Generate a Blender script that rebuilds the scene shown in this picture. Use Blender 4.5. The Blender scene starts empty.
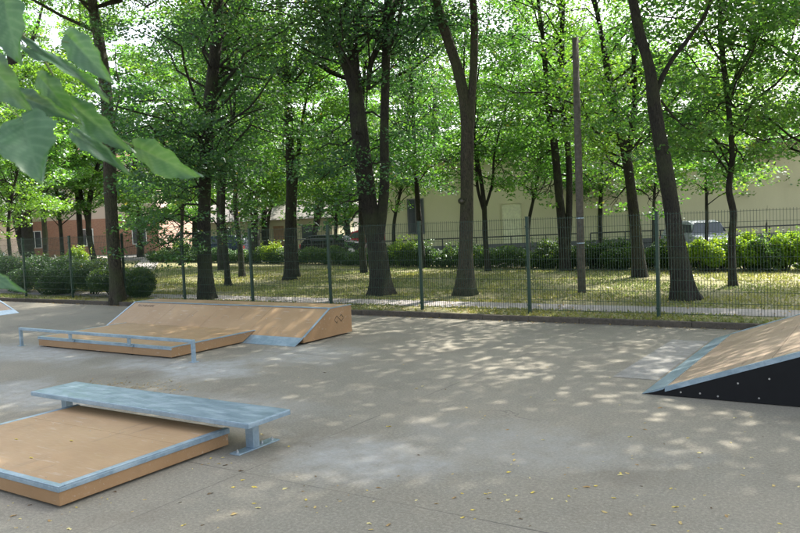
import bpy, math, random
import numpy as np
from mathutils import Vector, Matrix
SC = bpy.context.scene
C = SC.collection
rng = np.random.default_rng(7)
random.seed(7)

# ------------------------------------------------------------------ camera
F, PITCH, ROLL, YAW, HH = 767.0, 0.0605821684, -0.043311997, 0.579359102, 2.06
fwd = np.array([-math.sin(YAW)*math.cos(PITCH), math.cos(YAW)*math.cos(PITCH), -math.sin(PITCH)])
r0 = np.array([math.cos(YAW), math.sin(YAW), 0.0]); u0 = np.cross(r0, fwd)
rgt = r0*math.cos(ROLL)+u0*math.sin(ROLL); up = -r0*math.sin(ROLL)+u0*math.cos(ROLL)
CAM = np.array([0, 0, HH])
cd = bpy.data.cameras.new('camera'); cam = bpy.data.objects.new('camera', cd); C.objects.link(cam)
cam.matrix_world = Matrix(((rgt[0], up[0], -fwd[0], 0), (rgt[1], up[1], -fwd[1], 0), (rgt[2], up[2], -fwd[2], HH), (0, 0, 0, 1)))
cd.sensor_width = 36; cd.lens = F/800*36; cd.clip_end = 3000; cd.clip_start = 0.05
cd.dof.use_dof = True; cd.dof.focus_distance = 13; cd.dof.aperture_fstop = 11
SC.camera = cam
FH = np.array([-math.sin(YAW), math.cos(YAW), 0.0]); RH = r0

def ray(x, y): return fwd*F + rgt*(x-400) - up*(y-266.5)
def gp(x, y, z=0.0):
    d = ray(x, y); return CAM + d*((z-HH)/d[2])
def dp(x, y, dist):                      # point on the upright plane at this distance in front of the camera
    d = ray(x, y); return CAM + d*(dist/(d@FH))
def dist_of(p): return float((np.asarray(p)-CAM)@FH)

# ------------------------------------------------------------------ materials
def mat(name):
    m = bpy.data.materials.new(name); m.use_nodes = True
    nt = m.node_tree; return m, nt, nt.nodes['Principled BSDF'], nt.links
def N(nt, t, **k):
    n = nt.nodes.new('ShaderNode'+t)
    for a, b in k.items():
        if a in ('op',): n.operation = b
        elif isinstance(a, str) and hasattr(n, a): setattr(n, a, b)
    return n
def noise(nt, co, scale, detail=4, rough=.6, vec=None):
    n = nt.nodes.new('ShaderNodeTexNoise'); n.inputs['Scale'].default_value = scale
    n.inputs['Detail'].default_value = detail; n.inputs['Roughness'].default_value = rough
    if vec is not None:
        mp = nt.nodes.new('ShaderNodeMapping'); mp.inputs['Scale'].default_value = vec
        nt.links.new(co, mp.inputs[0]); co = mp.outputs[0]
    nt.links.new(co, n.inputs['Vector']); return n.outputs['Fac']
def ramp(nt, fac, *stops):
    r = nt.nodes.new('ShaderNodeValToRGB'); nt.links.new(fac, r.inputs[0]); e = r.color_ramp.elements
    while len(e) < len(stops): e.new(.5)
    for el, (p, c) in zip(e, stops):
        el.position = p; el.color = (c, c, c, 1) if not hasattr(c, '__len__') else (*c, 1)
    return r.outputs[0]
def mixc(nt, fac, a, b, mode='MIX'):
    m = nt.nodes.new('ShaderNodeMix'); m.data_type = 'RGBA'; m.blend_type = mode
    for s, v in ((0, fac), (6, a), (7, b)):
        if hasattr(v, 'is_linked') or hasattr(v, 'links'): nt.links.new(v, m.inputs[s])
        else: m.inputs[s].default_value = v if s == 0 else (*v, 1)
    return m.outputs[2]
def bump(nt, h, strength, dist, bsdf):
    b = nt.nodes.new('ShaderNodeBump'); b.inputs['Strength'].default_value = strength; b.inputs['Distance'].default_value = dist
    nt.links.new(h, b.inputs['Height']); nt.links.new(b.outputs[0], bsdf.inputs['Normal'])
def gpos(nt): return nt.nodes.new('ShaderNodeNewGeometry').outputs['Position']
def math_(nt, op, a, b=None, c=None):
    n = nt.nodes.new('ShaderNodeMath'); n.operation = op
    for i, v in enumerate((a, b, c)):
        if v is None: continue
        if hasattr(v, 'links'): nt.links.new(v, n.inputs[i])
        else: n.inputs[i].default_value = v
    return n.outputs[0]
def simple(name, col, rough=.6, metal=0., nscale=8., var=.15, bmp=0.):
    m, nt, b, L = mat(name); co = gpos(nt)
    n = noise(nt, co, nscale)
    c = mixc(nt, ramp(nt, n, (.3, 0), (.7, 1)), tuple(v*(1-var) for v in col), tuple(min(1, v*(1+var)) for v in col))
    L.new(c, b.inputs['Base Color']); b.inputs['Roughness'].default_value = rough; b.inputs['Metallic'].default_value = metal
    if bmp: bump(nt, n, bmp, .02, b)
    return m

def concrete_mat():
    m, nt, b, L = mat('court_concrete'); co = gpos(nt)
    big = noise(nt, co, .35, 6, .62); mid = noise(nt, co, 1.6, 6, .65); fine = noise(nt, co, 38, 6, .85); grit = noise(nt, co, 110, 3, .7)
    c = mixc(nt, ramp(nt, big, (.38, 0), (.62, 1)), (.155, .142, .108), (.275, .240, .180))
    c = mixc(nt, ramp(nt, mid, (.35, .0), (.7, .55)), c, (.20, .198, .166))
    c = mixc(nt, .55, c, ramp(nt, fine, (.3, (.07, .065, .048)), (.5, (.195, .180, .138)), (.70, (.42, .385, .31))))
    c = mixc(nt, ramp(nt, grit, (.60, 0), (.68, .75)), c, (.06, .055, .045))
    c = mixc(nt, ramp(nt, noise(nt, co, 60, 3, .8), (.64, 0), (.70, .7)), c, (.42, .39, .32))
    stain = noise(nt, co, .9, 7, .7, (1, .7, 1))
    c = mixc(nt, ramp(nt, stain, (.54, 0), (.70, .50)), c, (.125, .105, .078))
    # pale dust swept round the ramp feet: patches with shapes of their own
    def blob(x, y, rx, ry, amt):
        global np
        mp = nt.nodes.new('ShaderNodeMapping'); mp.inputs['Location'].default_value = (-x/rx, -y/ry, 0); mp.inputs['Scale'].default_value = (1/rx, 1/ry, 0)
        L.new(co, mp.inputs[0]); v = nt.nodes.new('ShaderNodeVectorMath'); v.operation = 'LENGTH'; L.new(mp.outputs[0], v.inputs[0])
        d = math_(nt, 'ADD', v.outputs['Value'], math_(nt, 'MULTIPLY', math_(nt, 'SUBTRACT', stain, .5), 2.6))
        return math_(nt, 'MULTIPLY', ramp(nt, d, (.35, 1), (1.0, 0)), amt)
    f = None
    for q in ((-4.1, 5.3, 1.3, .7, .55), (-8.9, 7.7, 1.7, .8, .85), (-13.2, 7.6, 2.4, .8, .7), (-6.6, 6.3, 1.6, .7, .35), (-8.0, 9.2, 1.0, 1.2, .45), (-9.6, 5.6, 1.8, .8, .6), (-2.7, 6.2, 1.5, .8, .3)):
        g = blob(*q); f = g if f is None else math_(nt, 'MAXIMUM', f, g)
    c = mixc(nt, math_(nt, 'MULTIPLY', f, ramp(nt, noise(nt, co, 5, 6, .75), (.35, .35), (.65, 1))), c, (.37, .385, .38))
    cv = nt.nodes.new('ShaderNodeTexVoronoi'); cv.feature = 'DISTANCE_TO_EDGE'; cv.inputs['Scale'].default_value = .33
    wv = nt.nodes.new('ShaderNodeVectorMath'); wv.operation = 'MULTIPLY_ADD'; nn = nt.nodes.new('ShaderNodeTexNoise'); nn.inputs['Scale'].default_value = 2.2; nn.inputs['Detail'].default_value = 7; L.new(co, nn.inputs['Vector'])
    L.new(nn.outputs['Color'], wv.inputs[0]); wv.inputs[1].default_value = (.9, .9, 0); L.new(co, wv.inputs[2]); L.new(wv.outputs[0], cv.inputs['Vector'])
    crk = math_(nt, 'MULTIPLY', math_(nt, 'LESS_THAN', cv.outputs['Distance'], .0028), ramp(nt, noise(nt, co, .5, 2), (.60, 0), (.68, .45)))
    c = mixc(nt, crk, c, (.05, .045, .035))
    # slab joints
    sx = nt.nodes.new('ShaderNodeSeparateXYZ'); L.new(co, sx.inputs[0])
    wob = math_(nt, 'MULTIPLY', math_(nt, 'SUBTRACT', mid, .5), .03)
    def line(v, off, pitch, w):
        a = math_(nt, 'ADD', math_(nt, 'ADD', v, wob), -off+200*pitch)
        d = math_(nt, 'ABSOLUTE', math_(nt, 'SUBTRACT', math_(nt, 'MODULO', math_(nt, 'ADD', a, pitch/2), pitch), pitch/2))
        return math_(nt, 'LESS_THAN', d, w)
    j = math_(nt, 'MAXIMUM', line(sx.outputs[1], 4.54, 4.72, .0065), line(sx.outputs[0], -4.64, 4.72, .0065))
    c = mixc(nt, math_(nt, 'MULTIPLY', j, ramp(nt, noise(nt, co, .8, 3), (.4, .1), (.6, .75))), c, (.05, .045, .04))
    L.new(c, b.inputs['Base Color']); b.inputs['Roughness'].default_value = .86
    bump(nt, math_(nt, 'ADD', fine, math_(nt, 'MULTIPLY', j, -1.5)), .35, .006, b)
    return m

def board_mat(name='ramp_board', a=(.345, .215, .105), bb=(.43, .285, .150)):
    m, nt, b, L = mat(name); co = gpos(nt)
    n = noise(nt, co, 1.3, 5, .6); n2 = noise(nt, co, 6, 5, .7, (1, 6, 6)); fine = noise(nt, co, 220, 2, .6)
    c = mixc(nt, ramp(nt, n, (.3, 0), (.7, 1)), a, bb)
    c = mixc(nt, ramp(nt, n2, (.56, 0), (.75, .4)), c, (.50, .39, .29))
    c = mixc(nt, ramp(nt, noise(nt, co, 2.6, 6, .75), (.6, 0), (.72, .3)), c, (.25, .17, .11))
    mk = noise(nt, co, 2.2, 3, .5, (9, .6, .6)); mk2 = noise(nt, co, 1.1, 3, .6)
    c = mixc(nt, math_(nt, 'MULTIPLY', ramp(nt, mk, (.62, 0), (.66, .5)), ramp(nt, mk2, (.45, 0), (.6, 1))), c, (.16, .11, .075))
    mk3 = noise(nt, co, 3.1, 3, .5, (1, 7, 7)); c = mixc(nt, math_(nt, 'MULTIPLY', ramp(nt, mk3, (.63, 0), (.67, .4)), ramp(nt, mk2, (.55, 1), (.4, 0))), c, (.55, .45, .36))
    c = mixc(nt, .25, c, fine, 'MULTIPLY')
    L.new(c, b.inputs['Base Color']); b.inputs['Roughness'].default_value = .55
    L.new(ramp(nt, n2, (.3, .42), (.7, .68)), b.inputs['Roughness']); bump(nt, fine, .06, .002, b)
    return m
def galv_mat():
    m, nt, b, L = mat('galvanised_steel'); co = gpos(nt)
    v = nt.nodes.new('ShaderNodeTexVoronoi'); v.inputs['Scale'].default_value = 28; L.new(co, v.inputs['Vector'])
    n = noise(nt, co, 3, 6, .7, (1, 3, 3)); s = nt.nodes.new('ShaderNodeSeparateColor'); L.new(v.outputs['Color'], s.inputs[0])
    c = mixc(nt, s.outputs[0], (.23, .32, .39), (.29, .385, .455))  # blue of the reflected sky mixed into the steel colour
    c = mixc(nt, ramp(nt, n, (.45, 0), (.65, .6)), c, (.42, .51, .56))
    L.new(c, b.inputs['Base Color']); b.inputs['Metallic'].default_value = .45
    L.new(ramp(nt, n, (.35, .28), (.65, .48)), b.inputs['Roughness']); bump(nt, n, .06, .004, b)
    return m
def leaf_mat(name, dark, light, trans, ttint=.45):
    m, nt, b, L = mat(name); nt.nodes.remove(b)
    out = nt.nodes['Material Output']; g = nt.nodes.new('ShaderNodeNewGeometry')
    rnd = g.outputs['Random Per Island']
    col = ramp(nt, rnd, (0, dark), (.55, tuple((x+y)/2 for x, y in zip(dark, light))), (.99, light), (1, (.17, .16, .04)))
    tc = ramp(nt, rnd, (0, tuple(v*.6 for v in trans)), (.97, trans), (1, (.4, .36, .05)))
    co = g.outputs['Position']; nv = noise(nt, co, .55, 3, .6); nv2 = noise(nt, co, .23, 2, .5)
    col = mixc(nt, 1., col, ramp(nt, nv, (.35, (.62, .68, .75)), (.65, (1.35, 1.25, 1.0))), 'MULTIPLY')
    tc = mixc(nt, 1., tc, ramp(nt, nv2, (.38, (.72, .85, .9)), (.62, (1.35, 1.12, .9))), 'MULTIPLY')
    d = nt.nodes.new('ShaderNodeBsdfDiffuse'); L.new(col, d.inputs[0])
    t = nt.nodes.new('ShaderNodeBsdfTranslucent'); L.new(tc, t.inputs[0])
    mx = nt.nodes.new('ShaderNodeMixShader'); mx.inputs[0].default_value = ttint; L.new(d.outputs[0], mx.inputs[1]); L.new(t.outputs[0], mx.inputs[2])
    gl = nt.nodes.new('ShaderNodeBsdfGlossy'); gl.inputs['Roughness'].default_value = .45; gl.inputs[0].default_value = (.8, .85, .9, 1)
    m2 = nt.nodes.new('ShaderNodeMixShader'); m2.inputs[0].default_value = .06; L.new(mx.outputs[0], m2.inputs[1]); L.new(gl.outputs[0], m2.inputs[2])
    L.new(m2.outputs[0], out.inputs[0]); return m
def bark_mat(name, a, bb, moss=.3):
    m, nt, b, L = mat(name); co = gpos(nt)
    n = noise(nt, co, 9, 6, .7, (3, 3, .5)); n2 = noise(nt, co, 1.6, 4, .6)
    n3 = noise(nt, co, 28, 4, .6, (2.4, 2.4, .5))
    c = mixc(nt, ramp(nt, n, (.35, 0), (.65, 1)), a, bb)
    c = mixc(nt, ramp(nt, n3, (.38, .9), (.5, 0)), c, tuple(v*.25 for v in a))
    c = mixc(nt, ramp(nt, n2, (.45, 0), (.68, moss)), c, (.06, .078, .026))
    L.new(c, b.inputs['Base Color']); b.inputs['Roughness'].default_value = .95
    bump(nt, math_(nt, 'ADD', n, n3), 1., .10, b); return m
def ground_mat(name, cols, s1=1.2, s2=14, rough=.95, bmp=.5):
    m, nt, b, L = mat(name); co = gpos(nt)
    a = noise(nt, co, s1, 6, .65); f = noise(nt, co, s2, 6, .8); g = noise(nt, co, 60, 3, .8)
    c = mixc(nt, ramp(nt, a, (.35, 0), (.65, 1)), cols[0], cols[1])
    c = mixc(nt, ramp(nt, f, (.4, 0), (.65, .8)), c, cols[2])
    c = mixc(nt, .5, c, ramp(nt, g, (.3, .45), (.7, 1.)), 'MULTIPLY')
    L.new(c, b.inputs['Base Color']); b.inputs['Roughness'].default_value = rough; bump(nt, f, bmp, .03, b); return m
def plaster_mat(name, col, dirt=.35):
    m, nt, b, L = mat(name); co = gpos(nt)
    a = noise(nt, co, .5, 6, .7, (1, 1, .4)); f = noise(nt, co, 30, 4, .7)
    c = mixc(nt, ramp(nt, a, (.45, 0), (.7, dirt)), col, tuple(v*.72 for v in col)); c = mixc(nt, .15, c, f, 'MULTIPLY')
    L.new(c, b.inputs['Base Color']); b.inputs['Roughness'].default_value = .9; bump(nt, f, .2, .01, b); return m
def brick_mat():
    m, nt, b, L = mat('red_brick'); tc = nt.nodes.new('ShaderNodeTexCoord')
    sx = nt.nodes.new('ShaderNodeSeparateXYZ'); L.new(tc.outputs['Object'], sx.inputs[0]); cb = nt.nodes.new('ShaderNodeCombineXYZ')
    L.new(sx.outputs[0], cb.inputs[0]); L.new(sx.outputs[2], cb.inputs[1])
    br = nt.nodes.new('ShaderNodeTexBrick'); L.new(cb.outputs[0], br.inputs['Vector']); br.inputs['Scale'].default_value = 4
    br.inputs['Color1'].default_value = (.38, .17, .10, 1); br.inputs['Color2'].default_value = (.28, .12, .08, 1); br.inputs['Mortar'].default_value = (.40, .34, .28, 1)
    L.new(br.outputs[0], b.inputs['Base Color']); b.inputs['Roughness'].default_value = .9; return m

M = dict(
    concrete=concrete_mat(), board=board_mat(), fascia=board_mat('ramp_side_board', (.31, .178, .078), (.38, .228, .11)),
    grip=board_mat('worn_ramp_board', (.31, .225, .155), (.38, .285, .20)), galv=galv_mat(),
    black=simple('black_panel', (.003, .0035, .004), .95, 0, 10, .3), under=simple('dark_underside', (.02, .018, .015), .9),
    bolt=simple('bolt_steel', (.5, .5, .5), .35, .9), greenpaint=simple('green_fence_paint', (.006, .032, .018), .45, .1, 20, .2),
    rail=simple('dark_railing_paint', (.035, .037, .038), .5, .3), ink=simple('printed_ink', (.05, .035, .025), .7),
    bark=bark_mat('bark_dark', (.016, .014, .010), (.045, .041, .028), .5), bark2=bark_mat('bark_brown', (.040, .036, .022), (.10, .088, .055), .75),
    wood=simple('grey_pole_wood', (.085, .078, .064), .9, 0, 14, .35, .5), white=simple('white_paint', (.75, .75, .73), .6, 0, 5, .05),
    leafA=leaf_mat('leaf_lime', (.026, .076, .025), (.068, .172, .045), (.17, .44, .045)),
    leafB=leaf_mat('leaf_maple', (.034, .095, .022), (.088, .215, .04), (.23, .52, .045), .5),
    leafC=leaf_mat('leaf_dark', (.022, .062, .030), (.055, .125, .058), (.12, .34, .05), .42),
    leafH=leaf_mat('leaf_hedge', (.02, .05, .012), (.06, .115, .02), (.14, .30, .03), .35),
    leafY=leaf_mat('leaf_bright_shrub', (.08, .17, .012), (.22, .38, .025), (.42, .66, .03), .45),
    lawn=ground_mat('lawn_ground', ((.14, .155, .05), (.24, .225, .10), (.32, .27, .15)), .5, 7),
    blade=leaf_mat('grass_blades', (.14, .16, .045), (.25, .25, .08), (.34, .40, .08), .4),
    litter=leaf_mat('dry_leaves', (.22, .15, .06), (.42, .31, .10), (.4, .3, .1), .2),
    earth=ground_mat('bare_earth', ((.09, .075, .05), (.14, .12, .085), (.2, .17, .11)), 1, 10),
    path=ground_mat('path_paving', ((.27, .25, .24), (.33, .31, .30), (.37, .34, .32)), 1, 8, .9, .2),
    asphalt=ground_mat('street_asphalt', ((.10, .10, .10), (.14, .135, .13), (.17, .165, .16)), .8, 12, .9, .2),
    patch=ground_mat('patch_concrete', ((.21, .20, .175), (.26, .25, .225), (.30, .30, .28)), 1.5, 9, .9, .2),
    kerb=ground_mat('kerb_stone', ((.05, .044, .033), (.085, .073, .055), (.12, .10, .075)), 1.5, 12, .95, .4),
    yellow=plaster_mat('cream_plaster', (.58, .535, .34)), plinth=plaster_mat('grey_plinth', (.13, .13, .135)),
    pink=plaster_mat('pale_plaster', (.62, .50, .42)), brick=brick_mat(), roof=simple('roof_sheet', (.16, .15, .14), .7, .1),
    glass=simple('window_glass', (.05, .06, .07), .12, 0, 2, .2), tyre=simple('tyre_rubber', (.015, .015, .015), .85),
    silver=simple('silver_car_paint', (.45, .48, .52), .25, .3, 2, .05), blue=simple('blue_car_paint', (.03, .045, .085), .25, .3, 2, .05),
    red=simple('red_car_paint', (.28, .02, .03), .25, .3, 2, .05), blackcar=simple('black_car_paint', (.012, .012, .014), .2, .3, 2, .05),
    lampglass=simple('lamp_glass', (.7, .7, .68), .15), redpaint=simple('red_paint', (.5, .04, .03), .5),
)
def big_leaf_mat():
    m, nt, b, L = mat('near_leaf'); nt.nodes.remove(b); out = nt.nodes['Material Output']
    at = nt.nodes.new('ShaderNodeAttribute'); at.attribute_name = 'vein'; co = gpos(nt)
    n = noise(nt, co, 45, 4, .6)
    c = mixc(nt, ramp(nt, n, (.35, 0), (.65, 1)), (.020, .068, .028), (.040, .105, .046)); c = mixc(nt, math_(nt, 'MULTIPLY', at.outputs['Fac'], .38), c, (.085, .17, .085))
    t = mixc(nt, at.outputs['Fac'], (.13, .34, .04), (.20, .40, .08))
    d = nt.nodes.new('ShaderNodeBsdfDiffuse'); L.new(c, d.inputs[0]); tr = nt.nodes.new('ShaderNodeBsdfTranslucent'); L.new(t, tr.inputs[0])
    mx = nt.nodes.new('ShaderNodeMixShader'); mx.inputs[0].default_value = .2; L.new(d.outputs[0], mx.inputs[1]); L.new(tr.outputs[0], mx.inputs[2])
    gl = nt.nodes.new('ShaderNodeBsdfGlossy'); gl.inputs['Roughness'].default_value = .4
    m2 = nt.nodes.new('ShaderNodeMixShader'); m2.inputs[0].default_value = .06; L.new(mx.outputs[0], m2.inputs[1]); L.new(gl.outputs[0], m2.inputs[2])
    L.new(m2.outputs[0], out.inputs[0]); return m
M['bigleaf'] = big_leaf_mat()

# ------------------------------------------------------------------ mesh helpers
class MB:
    def __init__(s): s.v = []; s.f = []; s.n = 0
    def add(s, v, f):
        v = np.asarray(v, float).reshape(-1, 3); s.v.append(v)
        s.f += [tuple(int(i)+s.n for i in q) for q in f]; s.n += len(v); return s
    def box(s, x0, x1, y0, y1, z0, z1, rot=None):
        v = np.array([(x, y, z) for z in (z0, z1) for y in (y0, y1) for x in (x0, x1)], float)
        if rot is not None: v = rot(v)
        return s.add(v, [(0, 2, 3, 1), (4, 5, 7, 6), (0, 1, 5, 4), (2, 6, 7, 3), (0, 4, 6, 2), (1, 3, 7, 5)])
    def tube(s, pts, rad, sides=8, cap=True, fr=None):
        pts = np.asarray(pts, float); n = len(pts); rad = np.broadcast_to(rad, n)
        t = np.gradient(pts, axis=0); t /= np.linalg.norm(t, axis=1)[:, None]+1e-9
        ref = np.array([0.31, 0.95, 0.05]) if abs(t[0][2]) > .7 else np.array([0, 0, 1.])
        a = np.linspace(0, 2*math.pi, sides, endpoint=False); V = []
        for i in range(n):
            x = np.cross(ref, t[i]); x /= np.linalg.norm(x)+1e-9; y = np.cross(t[i], x)
            rr = rad[i]*(fr(i, a) if fr else 1)
            V.append(pts[i]+(np.cos(a)*rr)[:, None]*x+(np.sin(a)*rr)[:, None]*y)
        f = [(i*sides+j, i*sides+(j+1) % sides, (i+1)*sides+(j+1) % sides, (i+1)*sides+j) for i in range(n-1) for j in range(sides)]
        if cap: f += [tuple(range(sides))[::-1], tuple((n-1)*sides+j for j in range(sides))]
        return s.add(np.vstack(V), f)
    def prism(s, poly, a0, a1, axis='x', rot=None):
        """poly of 2-D points extruded along axis; 'x': (y,z) points, 'y': (x,z), 'z': (x,y)"""
        n = len(poly); V = []
        for a in (a0, a1):
            for p, q in poly: V.append({'x': (a, p, q), 'y': (p, a, q), 'z': (p, q, a)}[axis])
        V = np.array(V, float)
        if rot is not None: V = rot(V)
        return s.add(V, [tuple(range(n)), tuple(range(2*n-1, n-1, -1))]+[(i, i+n, (i+1) % n+n, (i+1) % n) for i in range(n)])
    def build(s, name, m, parent=None, loc=None, smooth=False, bevel=0):
        me = bpy.data.meshes.new(name); V = np.vstack(s.v)
        if loc is None and parent is None: loc = (V[:, 0].mean(), V[:, 1].mean(), V[:, 2].min())
        o = bpy.data.objects.new(name, me); C.objects.link(o)
        base = np.array(loc if loc is not None else (0, 0, 0), float)
        if parent is not None:
            o.parent = parent; V = V-np.array(WLOC[parent.name]); WLOC[o.name] = WLOC[parent.name]
        else:
            V = V-base; o.location = base; WLOC[o.name] = tuple(base)
        me.from_pydata(V.tolist(), [], s.f); me.update()
        import bmesh
        bm = bmesh.new(); bm.from_mesh(me); bmesh.ops.recalc_face_normals(bm, faces=bm.faces); bm.to_mesh(me); bm.free()
        me.materials.append(M[m] if isinstance(m, str) else m)
        if smooth: me.polygons.foreach_set('use_smooth', [True]*len(me.polygons))
        if bevel:
            b = o.modifiers.new('bevel', 'BEVEL'); b.width = bevel; b.segments = 2; b.limit_method = 'ANGLE'
        return o
WLOC = {}
def thing(name, label, cat, loc, group=None):
    o = bpy.data.objects.new(name, None); C.objects.link(o); o.location = loc; o.empty_display_size = .2
    WLOC[o.name] = tuple(loc); return tag(o, label, cat, group)
def tag(o, label, cat, group=None):
    o['label'] = label; o['category'] = cat
    if group: o['group'] = group
    return o
def struct(o, kind='structure'): o['kind'] = kind; return o
def rotz_about(px, py, a):
    c, s_ = math.cos(a), math.sin(a)
    def f(v): return np.stack([px+v[:, 0]*c-v[:, 1]*s_, py+v[:, 0]*s_+v[:, 1]*c, v[:, 2]], 1)
    return f
def quads_obj(name, V, m, parent=None, k=4, kind=None):
    """V: (n,k,3) separate faces -> one mesh"""
    n = len(V); base = np.array(WLOC[parent.name]) if parent is not None else V.reshape(-1, 3).mean(0)*[1, 1, 0]
    me = bpy.data.meshes.new(name); v = (V.reshape(-1, 3)-base).astype(np.float32)
    me.vertices.add(n*k); me.vertices.foreach_set('co', v.ravel()); me.loops.add(n*k)
    me.loops.foreach_set('vertex_index', np.arange(n*k, dtype=np.int32)); me.polygons.add(n)
    me.polygons.foreach_set('loop_start', np.arange(0, n*k, k, dtype=np.int32)); me.update(calc_edges=True); me.validate()
    me.materials.append(M[m]); o = bpy.data.objects.new(name, me); C.objects.link(o)
    if parent is not None: o.parent = parent
    else: o.location = base
    WLOC[o.name] = tuple(base)
    if kind: o['kind'] = kind
    return o
def leaves(P, size, tilt=.8, asp=.62):
    """pointed leaf quads at points P (n,3)"""
    n = len(P); th = rng.uniform(0, 2*math.pi, n); nz = np.stack([rng.normal(0, tilt, n), rng.normal(0, tilt, n), np.ones(n)], 1)
    nz /= np.linalg.norm(nz, axis=1)[:, None]
    d = np.stack([np.cos(th), np.sin(th), np.zeros(n)], 1); x = d-nz*(d*nz).sum(1)[:, None]; x /= np.linalg.norm(x, axis=1)[:, None]
    y = np.cross(nz, x); s = (size*rng.uniform(.65, 1.3, n))[:, None]
    return np.stack([P-x*s*.5, P+y*s*asp*.5-x*s*.08, P+x*s*.55-nz*s*.10, P-y*s*asp*.5-x*s*.08], 1)

# ------------------------------------------------------------------ setting: ground, court, kerb, lawn, paths, street
def sheet(name, pts, z, m):
    b = MB(); b.add([(x, y, z) for x, y in pts], [tuple(range(len(pts)))]); return struct(b.build(name, m))
sheet('ground', [(-700, -500), (600, -500), (600, 900), (-700, 900)], -.05, 'earth')
KY = 13.62
b = MB(); b.box(-46, 16, -12, KY, -.3, 0); struct(b.build('court_floor', 'concrete'))
b = MB()
x = -46.
while x < 16:
    z = .118+random.uniform(-.006, .006); dy = random.uniform(-.008, .008)
    b.box(x+.001, x+.999, KY+dy+.003, KY+.10+dy, -.1, z-.012); x += 1.0
struct(b.build('kerb', 'kerb', bevel=.012))
sheet('ground_patch', [(-3.0, 9.3), (-2.46, 9.3), (-2.46, 12.3), (-3.0, 12.3)], .004, 'patch')
LZ = .10
HEDGE = [(12, 25.6), (-3, 25.0), (-6.3, 24.9), (-12, 25.4), (-24, 28.4), (-33.5, 30.6), (-40, 31.8)]
sheet('lawn', [(-46, KY+.1), (16, KY+.1), (16, 26.8), (-3, 26.4), (-12, 26.8), (-24, 29.8), (-40, 33.2), (-46, 33.6)], LZ, 'lawn')
sheet('path', [(-46, 14.75), (16, 14.6), (16, 15.45), (-19, 15.7), (-46, 16.6)], LZ+.004, 'path')
sheet('side_path', [tuple(gp(x, y, LZ)[:2]) for x, y in ((120, 277), (150, 277), (166, 250), (156, 249))], LZ+.008, 'path')
sheet('street', [(-150, 27), (-46, 33.7), (-40, 33.3), (-24, 29.9), (-12, 26.9), (-3, 26.5), (40, 26.9), (40, 60), (-150, 110)], .05, 'asphalt')
sheet('pavement', [tuple(gp(x, y, .1)[:2]) for x, y in ((-40, 276), (32, 272), (112, 262), (112, 254), (-40, 258))], .115, simple('pale_paving', (.52, .45, .40), .9, 0, 3, .1))

# grass blades (nobody could count them) and litter along the fence
n = 150000
P = np.stack([rng.uniform(-38, 3, n), KY+.1+(rng.uniform(0, 1, n)**1.25)*13.5, np.full(n, LZ)], 1)
ok = ~((P[:, 1] > 14.7) & (P[:, 1] < 15.6+(-P[:, 0]-19).clip(0)*.03)) & (P[:, 1] < 26+(-P[:, 0]-12).clip(0)*.25)
ok &= (np.sin(P[:, 0]*1.7+2*np.sin(P[:, 1]*.9))+np.sin(P[:, 1]*2.1+P[:, 0]*.6)+rng.normal(0, .8, n)) > -.4
P = P[ok]; n = len(P); a = rng.uniform(0, math.pi, n); w = rng.uniform(.012, .03, n); h = rng.uniform(.02, .06, n)
dx = np.stack([np.cos(a)*w, np.sin(a)*w, 0*a], 1); top = P+np.stack([rng.normal(0, .02, n), rng.normal(0, .02, n), h], 1)
quads_obj('grass', np.stack([P-dx, P+dx, top], 1), 'blade', k=3, kind='stuff')
n = 3500
P = np.stack([rng.uniform(-34, 3, n), KY+.12+rng.uniform(0, 1, n)**1.6*11, np.full(n, LZ+.02)], 1)
P2 = np.stack([rng.uniform(-30, 3, 900), KY-.01-np.abs(rng.normal(0, .09, 900)), np.full(900, .012)], 1)
P3 = np.stack([rng.normal(0, .55, 260)-8.6, rng.normal(6.4, .22, 260), np.full(260, .008)], 1)
quads_obj('leaf_litter', np.concatenate([leaves(P, .06, .3), leaves(P2, .04, .25), leaves(P3, .03, .2)]), 'litter', kind='stuff')

# ------------------------------------------------------------------ foreground funbox + ledge
def trim(b, p0, p1, w, z, t=.006):  # flat strip
    pass
BX0, BX1, BY0, BY1, BZ = -7.65, -5.29, 3.28, 5.04, .175
t = thing('low_box', 'low tan box with steel edges in the foreground, partly under the steel ledge', 'skate box', ((BX0+BX1)/2, (BY0+BY1)/2, 0))
e = .002
b = MB(); b.box(BX0+.012, BX1-.012, BY0+.012, BY1-.012, .022, BZ-.012); b.build('body', 'fascia', t, bevel=.003)
b = MB()
b.box(BX0+.05, BX1-.05, BY0+.05, 4.455, BZ-.012+e, BZ+.001); b.box(BX0+.05, BX1-.05, 4.459, BY1-.02, BZ-.012+e, BZ+.001)
b.build('top_board', 'board', t)
b = MB()
b.box(BX0, BX1, BY0, BY0+.055, BZ-.010, BZ+.004); b.box(BX0, BX1, BY0, BY0+.008, BZ-.045, BZ-.0102)
b.build('edge_trim', 'galv', t, bevel=.003)
b = MB(); b.box(BX1-.055, BX1, BY0+.056, BY1, BZ-.010, BZ+.0045); b.box(BX1-.008, BX1+.0005, BY0+.0085, BY1, BZ-.045, BZ-.0102); b.build('edge_trim', 'galv', t, bevel=.003)
b = MB(); b.box(BX0, BX0+.055, BY0+.056, BY1, BZ-.010, BZ+.0045); b.box(BX0, BX0+.008, BY0+.0085, BY1, BZ-.045, BZ-.0102); b.build('edge_trim', 'galv', t, bevel=.003)
for i in range(4):
    for y in (BY0+.08, BY1-.2):
        x = BX0+.12+i*(BX1-BX0-.34)/3
        b = MB(); b.box(x, x+.1, y, y+.1, 0, .022); b.build('foot', 'under', t)
b = MB()
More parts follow.
